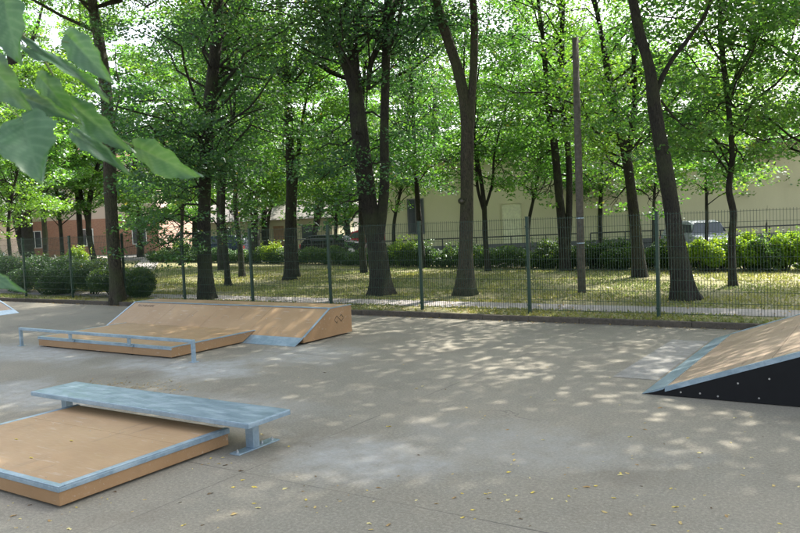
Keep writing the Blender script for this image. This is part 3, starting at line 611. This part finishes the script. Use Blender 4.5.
# tree added out of view to the right, to shade the near court
tree('unseen tree added beside the court to the right to shade it', (1.6, 15.6, LZ), [[(0, 0, 1), (0, 0, 1)]] if 0 else [[(1010, 330, 24), (1010, 180, 20), (1000, 60, 16), (1000, -60, 13)]], 18, 6.5, 7, 60, 17000, 'leafA', .14, over=60)

ul = [(530, 29, 8, 'young tree by the hedge left of the double trunk'), 
      (655, 29, 8, 'young leafy tree by the hedge behind the thickest trunk'), (705, 28.5, 8, 'young leafy tree beside the silver car'), (395, 34, 9, 'young leafy tree by the hedge right of the big forked tree'),
      (335, 38, 10, 'young tree near the parked black car'), (270, 40, 10, 'young tree by the hedge left of the slim dark trunk'), (180, 42, 10, 'young tree at the side path'), (10, 40, 9, 'young leafy tree at the far left behind the dark shrubs'), (62, 50, 10, 'young leafy tree before the brick building')]
for k, (x, d, H, lab) in enumerate(ul):
    p = dp(x, 250, d); p[2] = LZ
    tree(lab, tuple(p), [[(x, 262, 4), (x+random.uniform(-3, 3), 225, 3.4), (x+random.uniform(-6, 6), 190, 2.6)]], H, 3.2, 3.0, 26, 8000, 'leafB', .12 if d < 35 else .15, hi=1.2, name='young_tree', group='young trees along the hedge')

# ------------------------------------------------------------------ shrubs and hedge
def shrub_pts(cx, cy, rx, ry, h, n, lump=6, base=LZ):
    L = [(cx+rng.normal(0, rx*.45), cy+rng.normal(0, ry*.45), base+h*rng.uniform(.3, .72)) for _ in range(lump)]
    L = np.array(L); i = rng.integers(lump, size=n); o = rng.normal(0, 1, (n, 3)); o /= np.linalg.norm(o, axis=1)[:, None]; o *= rng.uniform(0, 1, n)[:, None]**.33
    P = L[i]+o*[rx*.55, ry*.55, h*.36]; P[:, 2] = P[:, 2].clip(base+.03, None); return P
def shrub(label, cx, cy, rx, ry, h, n, leaf, ls, group, spikes=0):
    t = thing('shrub', label, 'shrub', (cx, cy, LZ), group)
    P = shrub_pts(cx, cy, rx, ry, h, n)
    if spikes:
        q = []
        for _ in range(spikes):
            a = rng.uniform(-1, 1, 2)*[rx*.8, ry*.8]; m_ = 22; u = rng.uniform(.5, 1.0, m_); le = rng.normal(0, .12, 2)
            q.append(np.stack([cx+a[0]+le[0]*u+rng.normal(0, .03, m_), cy+a[1]+le[1]*u+rng.normal(0, .03, m_), LZ+h*1.12*u], 1))
        P = np.vstack([P]+q)
    quads_obj('foliage', leaves(P, ls, .9), leaf, t)
    b = MB()
    for _ in range(9):
        a = rng.uniform(-1, 1, 2)*[rx*.6, ry*.6]; b.tube([(cx+a[0]*.3, cy+a[1]*.3, LZ-.03), (cx+a[0]*.8, cy+a[1]*.8, LZ+h*.4), (cx+a[0], cy+a[1], LZ+h*.75)], [.02, .014, .006], 5)
    b.build('stems', 'bark', t)
hp = smooth_path([(x, y, 0) for x, y in HEDGE], 220)
n = 150000; i = rng.integers(len(hp), size=n); P = hp[i].copy(); o = rng.normal(0, 1, (n, 3)); o /= np.linalg.norm(o, axis=1)[:, None]; o *= rng.uniform(0, 1, n)[:, None]**.3
hh = .78+.10*np.sin(P[:, 0]*1.3)+.1*np.sin(P[:, 0]*3.1+1)
P[:, 0] += rng.uniform(-.15, .15, n)+o[:, 0]*.15; P[:, 1] += .5+o[:, 1]*.55; P[:, 2] = LZ+hh*.5+o[:, 2]*hh*.5
k = P[:, 0] < -4.0; P = P[k]
t = thing('hedge', 'long dark green hedge along the far side of the lawn', 'hedge', (-20, 27, LZ))
quads_obj('foliage', leaves(P, .085, .9), 'leafH', t)
b = MB()
for p in hp[::2]:
    if p[0] < -4: b.tube([(p[0], p[1]+.5, LZ-.05), (p[0]+rng.normal(0, .1), p[1]+.5, LZ+.6)], [.02, .008], 5)
b.build('stems', 'bark', t)
G = 'bright shrubs along the lawn at right'
for k, (x, y, h, lab) in enumerate([(668, 272, .95, 'green shrub behind the foot of the thickest trunk'), (700, 273, .95, 'green shrub just right of the thickest trunk, under the silver car'), (722, 272, 1.0, 'yellow green shrub left of the crooked slim trunk'),
                                    (745, 272, 1.1, 'yellow green shrub right of the crooked slim trunk'), (762, 272, 1.0, 'shrub under the dark straight trunk near the right edge'), (782, 272, 1.15, 'brightest yellow green shrub near the right edge'), (803, 272, 1.15, 'yellow green shrub cut by the right edge'), (830, 272, 1.1, 'yellow green shrub outside the right edge')]):
    p = gp(x, y, LZ); shrub(lab, p[0], p[1]+.7, .62, .55, h, 7000, 'leafH' if k < 1 or k == 4 else 'leafY', .085, G, 8)
G = 'dark shrubs behind the fence at left'
for k, (x, y, h, rx, lab) in enumerate([(-14, 286, 1.6, 1.3, 'dark shrub outside the left edge behind the fence'), (12, 288, 1.25, 1.1, 'dark shrub at the left edge behind the far ramp'), (38, 289, 1.2, 1.0, 'dark shrub below the big far left trunk'), (62, 290, 1.15, .9, 'dark shrub below the thin straight trunk'),
                                        (84, 291, 1.1, .9, 'dark shrub left of the mossy trunk at the fence'), (104, 292, 1.0, .8, 'dark shrub touching the mossy trunk on its left'), (130, 294, .95, .6, 'dark shrub just right of the mossy trunk')]):
    p = gp(x, y+4, LZ); shrub(lab, p[0], max(p[1], 14.9)+.3, rx*1.3, .7, h, 19000, 'leafH', .055, G, 26)
G = 'light shrubs among the hedge'
for k, (x, y, h, lab) in enumerate([(398, 268, 1.2, 'yellow green shrub in the hedge right of the big forked tree'), (410, 268, 1.0, 'lighter shrub in the hedge left of the thin post trunk'), (452, 268, .9, 'lighter shrub in the hedge behind the knotted trunk'), (541, 270, 1.0, 'light shrub in the hedge left of the double trunk'),
                                    (590, 271, .9, 'low dark shrub right of the wooden pole'), (612, 271, .95, 'low green shrub left of the leaning forked tree'), (180, 262, 1.3, 'light shrub by the side path left of the drooping tree'), (270, 264, 1.1, 'light shrub in the hedge left of the slim dark trunk'), (70, 270, 1.2, 'yellow green shrub before the brick building')]):
    p = gp(x, y, LZ); shrub(lab, p[0], p[1]+.6, .8, .5, h, 6000, 'leafY' if k in (0, 6, 7, 8) else 'leafH', .08, G, 14)

# ------------------------------------------------------------------ utility pole
p = gp(582, 293, LZ); D = dist_of(p); q = dp(575.2, 38, D)
t = thing('wooden_pole', 'straight grey wooden pole with pale bands, between the double trunk and the leaning tree', 'utility pole', (p[0], p[1], LZ))
b = MB(); b.tube([(p[0], p[1], LZ-.1), (p[0]*.5+q[0]*.5, p[1]*.5+q[1]*.5, q[2]/2), tuple(q)], [.098, .088, .075], 16); b.build('shaft', 'wood', t, smooth=True)
for yy in (218, 243):
    c = dp(581, yy, D); s = (c[2]-LZ)/(q[2]-LZ); c = p*(1-s)+q*s; b = MB(); b.tube([c-[0, 0, .012], c+[0, 0, .012]], .097, 16); b.build('band', 'galv', t)

# ------------------------------------------------------------------ buildings
ba = math.radians(25); bc = dp(680, 252, 35.5); rot = rotz_about(bc[0], bc[1], ba)
t = thing('cream_building', 'long cream rendered building with dark grey plinth behind the trees at right', 'building', (bc[0], bc[1], 0))
XL, XR, BH = -13.8, 20, 5.0
def bld(x, y): return tuple(rot(np.array([[x, y, 0.]]))[0][:2])
b = MB(); b.box(XL, XR, 0, 12, .72, BH-.2, rot); b.build('wall', 'yellow', t)
b = MB(); b.box(XL-.05, XR+.05, -.05, 12.05, -.1, .72, rot); b.build('plinth', 'plinth', t)
for gx in (-9.9, -2.2, 5.6):
    b = MB(); b.tube([(*bld(gx, -.07), .1), (*bld(gx, -.07), BH-.25)], .05, 8); b.build('downpipe', 'plinth', t)
b = MB(); b.box(XL-.3, XR+.3, -.35, 12.3, BH-.2, BH, rot); b.build('roof', 'roof', t)
b = MB(); b.box(-8.1, -7.2, -.025, -.001, .722, 2.6, rot); dr = b.build('door', simple('pale_door', (.60, .58, .38), .6), t)
b = MB(); b.box(-8.14, -8.103, -.05, -.001, .722, 2.64, rot); b.box(-7.197, -7.16, -.05, -.001, .722, 2.64, rot); b.box(-8.103, -7.197, -.05, -.001, 2.603, 2.64, rot); b.build('frame', 'yellow', dr)
b = MB(); b.box(-7.3, -7.24, -.07, -.026, 1.6, 1.63, rot); b.build('handle', 'bolt', dr)
b = MB(); b.box(-12.6, -11.9, -.02, -.001, 1.4, 3.0, rot); wd = b.build('window', 'glass', t)
b = MB()
for (a0, a1, z0, z1) in ((-12.66, -12.602, 1.34, 3.06), (-11.898, -11.84, 1.34, 3.06), (-12.602, -11.898, 1.34, 1.398), (-12.602, -11.898, 3.002, 3.06), (-12.28, -12.22, 1.4, 3.0)): b.box(a0, a1, -.045, -.021 if a0 == -12.28 else -.001, z0, z1, rot)
b.build('frame', 'plinth', wd)
def railing(label, P0, P1, h, n, m='rail', z=.05):
    P0 = np.array(P0); P1 = np.array(P1); d = (P1-P0)/n
    t = thing('railing', label, 'railing', (P0[0], P0[1], z), 'street railings')
    for i in range(n+1):
        p = P0+d*i; b = MB(); b.tube([(p[0], p[1], z-.05), (p[0], p[1], z+h-.02)], .025, 8); b.build('post', m, t)
    for k, zz in (('top_rail', h), ('lower_rail', h*.5)):
        b = MB(); b.tube([(P0[0], P0[1], z+zz), (P1[0], P1[1], z+zz)], .028 if k == 'top_rail' else .018, 8); b.build(k, m, t)
def bl(x, y): v = rot(np.array([[x, y, 0.]]))[0]; return v[:2]
railing('dark pipe railing before the cream building, right stretch', bl(-4.2, -1.6), bl(8, -1.6), 1.05, 8)
railing('dark pipe railing before the cream building, left stretch', bl(-14, -1.6), bl(-4.6, -1.6), 1.05, 6)
a = dp(250, 250, 47); c = dp(345, 250, 44)
railing('dark railing by the pale street, left of the cream building', a[:2], c[:2], 1.1, 9)
# pale low house / garage left of centre
pc = dp(285, 250, 62); rt = rotz_about(pc[0], pc[1], math.radians(22))
t = thing('pale_house', 'low pale house seen through the trunks left of centre', 'house', (pc[0], pc[1], 0))
b = MB(); b.box(-7, 4, 0, 7, 0, 2.5, rt); b.build('wall', 'yellow', t)
b = MB(); b.prism([(-.5, 2.5), (3.5, 3.9), (7.5, 2.5)], -7.4, 4.4, 'x', rt); b.build('roof', 'roof', t)
for x0 in (-5.5, -3, 1.5):
    b = MB(); b.box(x0, x0+.9, -.03, -.001, .9, 2.0, rt); w = b.build('window', 'glass', t); b = MB(); b.box(x0-.06, x0+.96, -.06, -.031, .82, .9, rt); b.build('sill', 'white', w)
b = MB(); b.box(-.9, 0, -.03, -.001, .02, 2.0, rt); b.build('door', 'fascia', t)
# brick building at the far left
pc = dp(75, 250, 68); a_ = math.radians(24)
t = bpy.data.objects.new('brick_building', None); C.objects.link(t); t.location = (pc[0], pc[1], 0); WLOC[t.name] = (pc[0], pc[1], 0)
tag(t, 'red brick building with white windows behind the trees at far left', 'building')
t.rotation_euler = (0, 0, a_); WLOC[t.name] = (0, 0, 0)
b = MB(); b.box(-5.5, 8, 0, 10, 0, 3.3); b.build('lower_wall', 'brick', t)
b = MB(); b.box(-5.45, 7.95, .05, 9.95, 3.3, 8.5); b.build('upper_wall', 'pink', t)
b = MB(); b.prism([(-.5, 8.5), (5, 11), (10.5, 8.5)], -5.9, 8.4); b.build('roof', simple('tile_roof', (.25, .1, .07), .8), t)
for z0 in (1.0, 4.4, 6.6):
    for x0 in (-4.4, -1.9, .6, 3.1, 5.6):
        if z0 == 1.0 and x0 in (-1.9, 3.1): continue
        yy = 0 if z0 < 3 else .05
        b = MB(); b.box(x0, x0+1.2, yy-.02, yy-.001, z0, z0+1.4); w = b.build('window', 'glass', t)
        b = MB()
        for q in ((x0-.07, x0-.001, z0-.07, z0+1.47), (x0+1.201, x0+1.27, z0-.07, z0+1.47), (x0-.001, x0+1.201, z0-.07, z0-.001), (x0-.001, x0+1.201, z0+1.401, z0+1.47)): b.box(q[0], q[1], yy-.05, yy-.002, q[2], q[3])
        b.box(x0+.57, x0+.63, yy-.045, yy-.0205, z0, z0+1.4); b.build('frame', 'white', w)
pc = dp(8, 250, 63); rt = rotz_about(pc[0], pc[1], math.radians(30))
t = thing('pale_wall', 'pale pinkish rendered wall at the left edge beyond the pavement', 'wall', (pc[0], pc[1], 0))
b = MB(); b.box(-6, 1.6, 0, .3, 0, 3.2, rt); b.build('wall_face', 'pink', t)
b = MB(); b.box(-6.05, 1.65, -.05, .35, 3.2, 3.3, rt); b.build('coping', 'brick', t)
p = gp(5, 266, .115); t = thing('bollard', 'small red and white striped post on the pavement at the left edge', 'bollard', (p[0], p[1], .115))
b = MB(); b.tube([p, p+[0, 0, .9]], .06, 12); b.build('shaft', 'white', t, smooth=True)
for z0 in (.15, .5): b = MB(); b.tube([p+[0, 0, z0], p+[0, 0, z0+.18]], .064, 12); b.build('red_band', 'redpaint', t)

# ------------------------------------------------------------------ cars
def car(label, pos, ang, paint, L=4.1, W=1.72, H=1.48, cat='car'):
    t = thing('parked_car', label, cat, (pos[0], pos[1], .05), 'cars parked beyond the hedge'); rt = rotz_about(pos[0], pos[1], ang)
    h = L/2; w = W/2; z = .05
    low = [(-h, .32), (-h+.03, .75), (-h+.12, .92), (h-1.15, .93), (h-.35, .78), (h-.02, .62), (h, .32), (h-.4, .22), (-h+.4, .22)]
    b = MB(); b.prism([(x, zz+z) for x, zz in low], -w, w, 'y', rt)
    o = b.build('body', paint, t, bevel=.06)
    cab = [(-h+.14, .921), (-h+.42, H-.08), (-h+.75, H), (.25, H), (.62, H-.12), (h-1.1, .931)]
    b = MB(); V = []
    for yy, s in ((-w, 1), (w, -1)):
        for x, zz in cab: V.append((x, yy+s*(.05+.16*(zz-.92)/(H-.92)), zz+z))
    n = len(cab); b.add(rt(np.array(V)), [tuple(range(n)), tuple(range(2*n-1, n-1, -1))]+[(i, i+n, (i+1) % n+n, (i+1) % n) for i in range(n)]); b.build('cabin', paint, t, bevel=.03)
    for s in (-1, 1):
        b = MB()
        for a0, a1 in ((-h+.62, -.35), (-.27, .55)):
            V = []
            for off in (0, .012):
                for x, zz in ((a0, .98), (a1+(.28 if a1 > 0 else 0), .98), (a1, H-.16), (a0+.05, H-.13)): V.append((x, s*(w-.05-.16*(zz-.92)/(H-.92)+off), zz+z))
            b.add(rt(np.array(V)), [(0, 1, 2, 3), (7, 6, 5, 4), (0, 4, 5, 1), (1, 5, 6, 2), (2, 6, 7, 3), (3, 7, 4, 0)])
        b.build('side_window', 'glass', t)
        for x in (-h+.75, h-.78):
            c0 = rt(np.array([[x, s*(w-.18), z+.31], [x, s*(w+.012), z+.31], [x, s*(w+.02), z+.31]])); b = MB(); b.tube([c0[0], c0[1]], .31, 20); wh = b.build('wheel', 'tyre', t)
            b = MB(); b.tube([c0[1], c0[2]], .2, 16); b.build('rim', 'bolt', wh)
        b = MB(); b.box(h-.12, h-.005, min(s*(w-.42), s*(w-.04)), max(s*(w-.42), s*(w-.04)), z+.56, z+.72, rt); b.build('headlight', 'lampglass', t)
        b = MB(); b.box(-h-.012, -h+.1, min(s*(w-.28), s*(w-.02)), max(s*(w-.28), s*(w-.02)), z+.6, z+.8, rt); b.build('tail_light', 'redpaint', t)
    b = MB(); V = rt(np.array([(.64, -w+.24, H-.09+z), (.64, w-.24, H-.09+z), (h-1.08, w-.12, .96+z), (h-1.08, -w+.12, .96+z), (.66, -w+.24, H-.075+z), (.66, w-.24, H-.075+z), (h-1.06, w-.12, .975+z), (h-1.06, -w+.12, .975+z)]))
    b.add(V, [(0, 1, 2, 3), (7, 6, 5, 4), (0, 4, 5, 1), (1, 5, 6, 2), (2, 6, 7, 3), (3, 7, 4, 0)]); b.build('windscreen', 'glass', t)
p = dp(699, 250, 32); car('silver car parked behind the thickest trunk at right', p, math.radians(-48), 'silver', 3.6, 1.62, 1.45)
p = dp(220, 250, 51); car('dark blue car beyond the hedge, behind the drooping tree', p, math.radians(200), 'blue')
p = dp(335, 250, 46); car('black car beyond the hedge, left of the big forked tree', p, math.radians(25), 'blackcar', 3.9, 1.7, 1.3)
p = dp(364, 250, 50); car('dark red car beyond the hedge, partly behind the big forked tree', p, math.radians(210), 'red')

# ------------------------------------------------------------------ fallen leaves on the court: one object each
def fallen_mesh(k):
    b = MB(); n = 7; V = [(0, 0, .004)]
    for i in range(n):
        a = i/n*2*math.pi; r = 1+.35*math.cos(2*a)+random.uniform(-.15, .15); V.append((math.cos(a)*r*.5, math.sin(a)*r*.36, random.uniform(.0, .35)*(.5+.5*abs(math.sin(a)))))
    me = bpy.data.meshes.new('fallen_leaf'); me.from_pydata(V, [], [(0, i+1, (i+1) % n+1) for i in range(n)])
    return me
fm = []
for k, c in enumerate([(.55, .43, .08), (.45, .34, .13), (.30, .20, .08), (.58, .50, .22), (.12, .08, .04)]):
    mm = simple('fallen_leaf_%d' % k, c, .8, 0, 60, .25)
    for j in range(2):
        me = fallen_mesh(k); me.materials.append(mm); fm.append(me)
names = ['yellow fallen leaf lying on the grey court', 'tan fallen leaf lying on the grey court', 'brown fallen leaf lying on the grey court', 'pale yellow fallen leaf lying on the grey court', 'dark brown fallen leaf lying on the grey court']
pts = []
def inbox(x, y): return (BX0-.05 < x < BX1+.05 and BY0-.05 < y < BY1+.05) or (x > -2.5 and 8.5 < y < 12.7) or (KX0 < x < KX1 and 9.7 < y < 11.4) or (PX0 < x < PX1 and 8.0 < y < 10) or (LX0 < x < LX1 and LY0 < y < LY1)
cl = [(-3.4, 3.0, .35, 14), (-2.2, 4.2, .4, 10), (-8.5, 6.3, .5, 16), (-5.15, 4.6, .12, 8), (-5.2, 3.15, .3, 12), (-5.3, 5.2, .12, 4)]
for cx, cy, r, n in cl:
    while n:
        x, y = random.gauss(cx, r), random.gauss(cy, r)
        if not inbox(x, y): pts.append((x, y)); n -= 1
fl = [(30, 505), (115, 492), (20, 519), (306, 500), (350, 416), (516, 511), (521, 519), (508, 500), (735, 418), (751, 417), (488, 490), (604, 512), (543, 440), (480, 412), (630, 437), (637, 465), (700, 453), (644, 506), (780, 524), (664, 444), (688, 438), (660, 408), (745, 432), (620, 405)]
for x, y in fl: g_ = gp(x, y); pts.append((g_[0], g_[1]))
while len(pts) < 235:
    px, py = random.uniform(-20, 820), 533-abs(random.gauss(0, 62)) if random.random() < .8 else random.uniform(330, 533)
    g_ = gp(px, py)
    if not inbox(g_[0], g_[1]) and g_[1] < 13: pts.append((g_[0], g_[1]))
for i, (x, y) in enumerate(pts):
    k = random.choices(range(5), (3, 3, 2, 3, 2))[0]; me = fm[k*2+random.randint(0, 1)]
    o = bpy.data.objects.new('fallen_leaf', me); C.objects.link(o); s = random.choice((.016, .022, .026, .03, .042))*random.uniform(.8, 1.15); o.location = (x, y, .001); o.scale = (s, s, s*.6)
    o.rotation_euler = (0, 0, random.uniform(0, 6.28)); tag(o, names[k], 'leaf', names[k].split(' lying')[0].replace('leaf', 'leaves')+' on the court')
for x, y in ((-6.9, 3.9), (-6.35, 4.1), (-6.2, 3.62)):
    o = bpy.data.objects.new('fallen_leaf', fm[0]); C.objects.link(o); o.location = (x, y, BZ+.002); o.scale = (.04, .04, .025); tag(o, 'small yellow fallen leaf lying on the foreground box top', 'leaf', 'fallen leaves on the box top')

# ------------------------------------------------------------------ near branch hanging into view
def big_leaf(parent, bpx, tpx, wpx, d0, d1, side, curl=.15, fold=.25, flip=1):
    B = dp(bpx[0], bpx[1], d0); T = dp(tpx[0], tpx[1], d1); ax = T-B; L = np.linalg.norm(ax); u = ax/L
    v0 = rgt*side[0]+up*side[1]+fwd*side[2]; v = v0-u*(v0@u); v /= np.linalg.norm(v); nn = np.cross(u, v)*flip
    W = wpx*.88/F*d0/2; nu, nv = 26, 8; V = []; vein = []
    for i in range(nu+1):
        s = i/nu; ww = (math.sin(math.pi*min(s, 1)**.62)**.8)*(1-.25*s) if 0 < s < 1 else 0.02
        ww *= 1+.035*((i % 2)*2-1)+.10*math.sin(i*.93+1)*(1-s*.4)
        for j in range(-nv, nv+1):
            q = j/nv; lobe = -.13*L*abs(q)**1.5*(1-s)**3*1.4
            P = B+u*(s*L+lobe+.0*L)+v*(q*W*ww)+nn*(abs(q)*W*ww*fold-curl*L*s*s+.06*L*math.sin(7*s+q*2.5)*abs(q)*.6+.02*L*math.sin(17*s+1)*abs(q)**2)
            V.append(P); dd = min(abs(q)*2.2, abs(((s-abs(q)*.30)*6.5) % 1-.5)*2.2 if abs(q) > .04 else 0)
            vein.append(1. if abs(q) < .07 or (abs(((s-abs(q)*.30)*6.5) % 1-.5) < .1) else 0.)
    m = 2*nv+1; f = [(i*m+j, i*m+j+1, (i+1)*m+j+1, (i+1)*m+j) for i in range(nu) for j in range(m-1)]
    b = MB(); b.add(V, f); o = b.build('leaf', 'bigleaf', parent, smooth=True)
    at = o.data.attributes.new('vein', 'FLOAT', 'POINT'); at.data.foreach_set('value', vein); return B
t = thing('leafy_branch', 'close leafy green branch with large soft leaves hanging in at upper left', 'branch', tuple(dp(-30, 10, 1.25)))
def stem(pxs, r, t): 
    b = MB(); P = smooth_path([(*dp(x, y, d), r_) for x, y, d, r_ in [(*q, r) for q in pxs]], 16); b.tube(P[:, :3], np.linspace(r, r*.5, 16), 7); b.build('twig', 'twig', t, smooth=True)
M['twig'] = simple('green_twig', (.10, .13, .05), .7)
stem([(-40, -20, 1.25), (0, 15, 1.25), (35, 48, 1.26), (70, 100, 1.3), (112, 135, 1.32), (146, 152, 1.34)], .0022, t)
stem([(-40, 70, 1.2), (-5, 95, 1.2), (20, 118, 1.2), (30, 128, 1.2)], .0018, t)
stem([(20, 33, 1.25), (45, 38, 1.22), (66, 42, 1.2), (78, 45, 1.2)], .0011, t)
for a in [((5, 5), (16, 62), 52, 1.22, 1.18, (1, .1, -.3), .1, .2), ((72, 40), (109, 80), 36, 1.2, 1.16, (.9, .6, -.2), .1, .3), ((31, 49), (107, 93), 22, 1.25, 1.17, (.5, .9, .9), .05, .5),
          ((-12, 62), (28, 112), 50, 1.2, 1.18, (1, .3, -.5), .1, .2), ((24, 125), (37, 175), 72, 1.18, 1.10, (1, 0, -.1), .12, .25), ((44, 82), (79, 125), 34, 1.28, 1.25, (1, .5, -.4), .1, .2),
          ((76, 108), (128, 152), 34, 1.3, 1.24, (.5, .9, -.3), .1, .25), ((78, 137), (126, 169), 22, 1.32, 1.25, (.4, .9, .4), .1, .35), ((143, 150), (199, 178), 40, 1.33, 1.27, (-.1, 1, -.3), .06, .25), ((20, 96), (72, 118), 26, 1.27, 1.22, (.3, .9, -.2), .1, .3)]:
    big_leaf(t, *a)
t = thing('leafy_twig', 'single green leaf on a twig at the left edge beside the far ramp', 'twig', tuple(dp(-40, 262, 1.2)))
stem([(-60, 250, 1.2), (-40, 262, 1.2), (-18, 274, 1.2)], .0015, t)
big_leaf(t, (-18, 274), (24, 291), 20, 1.2, 1.15, (-.3, .9, .5), .02, .2)

# ------------------------------------------------------------------ light
EL = math.radians(50); sd = np.array([.155, 1.0]); sd /= np.linalg.norm(sd)
sun = bpy.data.lights.new('sun', 'SUN'); sun.energy = 3.4; sun.angle = math.radians(.53); sun.color = (1, .94, .84)
so = bpy.data.objects.new('sun', sun); C.objects.link(so)
dv = Vector((sd[0]*math.cos(EL), sd[1]*math.cos(EL), math.sin(EL))); so.rotation_euler = dv.to_track_quat('Z', 'Y').to_euler(); so.location = (0, 0, 30)
w = bpy.data.worlds.new('World'); SC.world = w; w.use_nodes = True; nt = w.node_tree; bg = nt.nodes['Background']
sk = nt.nodes.new('ShaderNodeTexSky'); sk.sky_type = 'NISHITA'; sk.sun_disc = False; sk.sun_elevation = EL; sk.sun_rotation = math.atan2(sd[0], sd[1])
sk.air_density = 1.0; sk.dust_density = 4.0; sk.ozone_density = 1.0
hs = nt.nodes.new('ShaderNodeHueSaturation'); hs.inputs['Saturation'].default_value = .5; nt.links.new(sk.outputs[0], hs.inputs['Color']); nt.links.new(hs.outputs[0], bg.inputs[0]); bg.inputs[1].default_value = .15
vs = SC.view_settings; vs.view_transform = 'Standard'; vs.look = 'None'; vs.gamma = 1; vs.use_curve_mapping = False; vs.exposure = 1.9
SC.render.engine = 'CYCLES'
SC.cycles.max_bounces = 8; SC.cycles.diffuse_bounces = 4; SC.cycles.transmission_bounces = 4
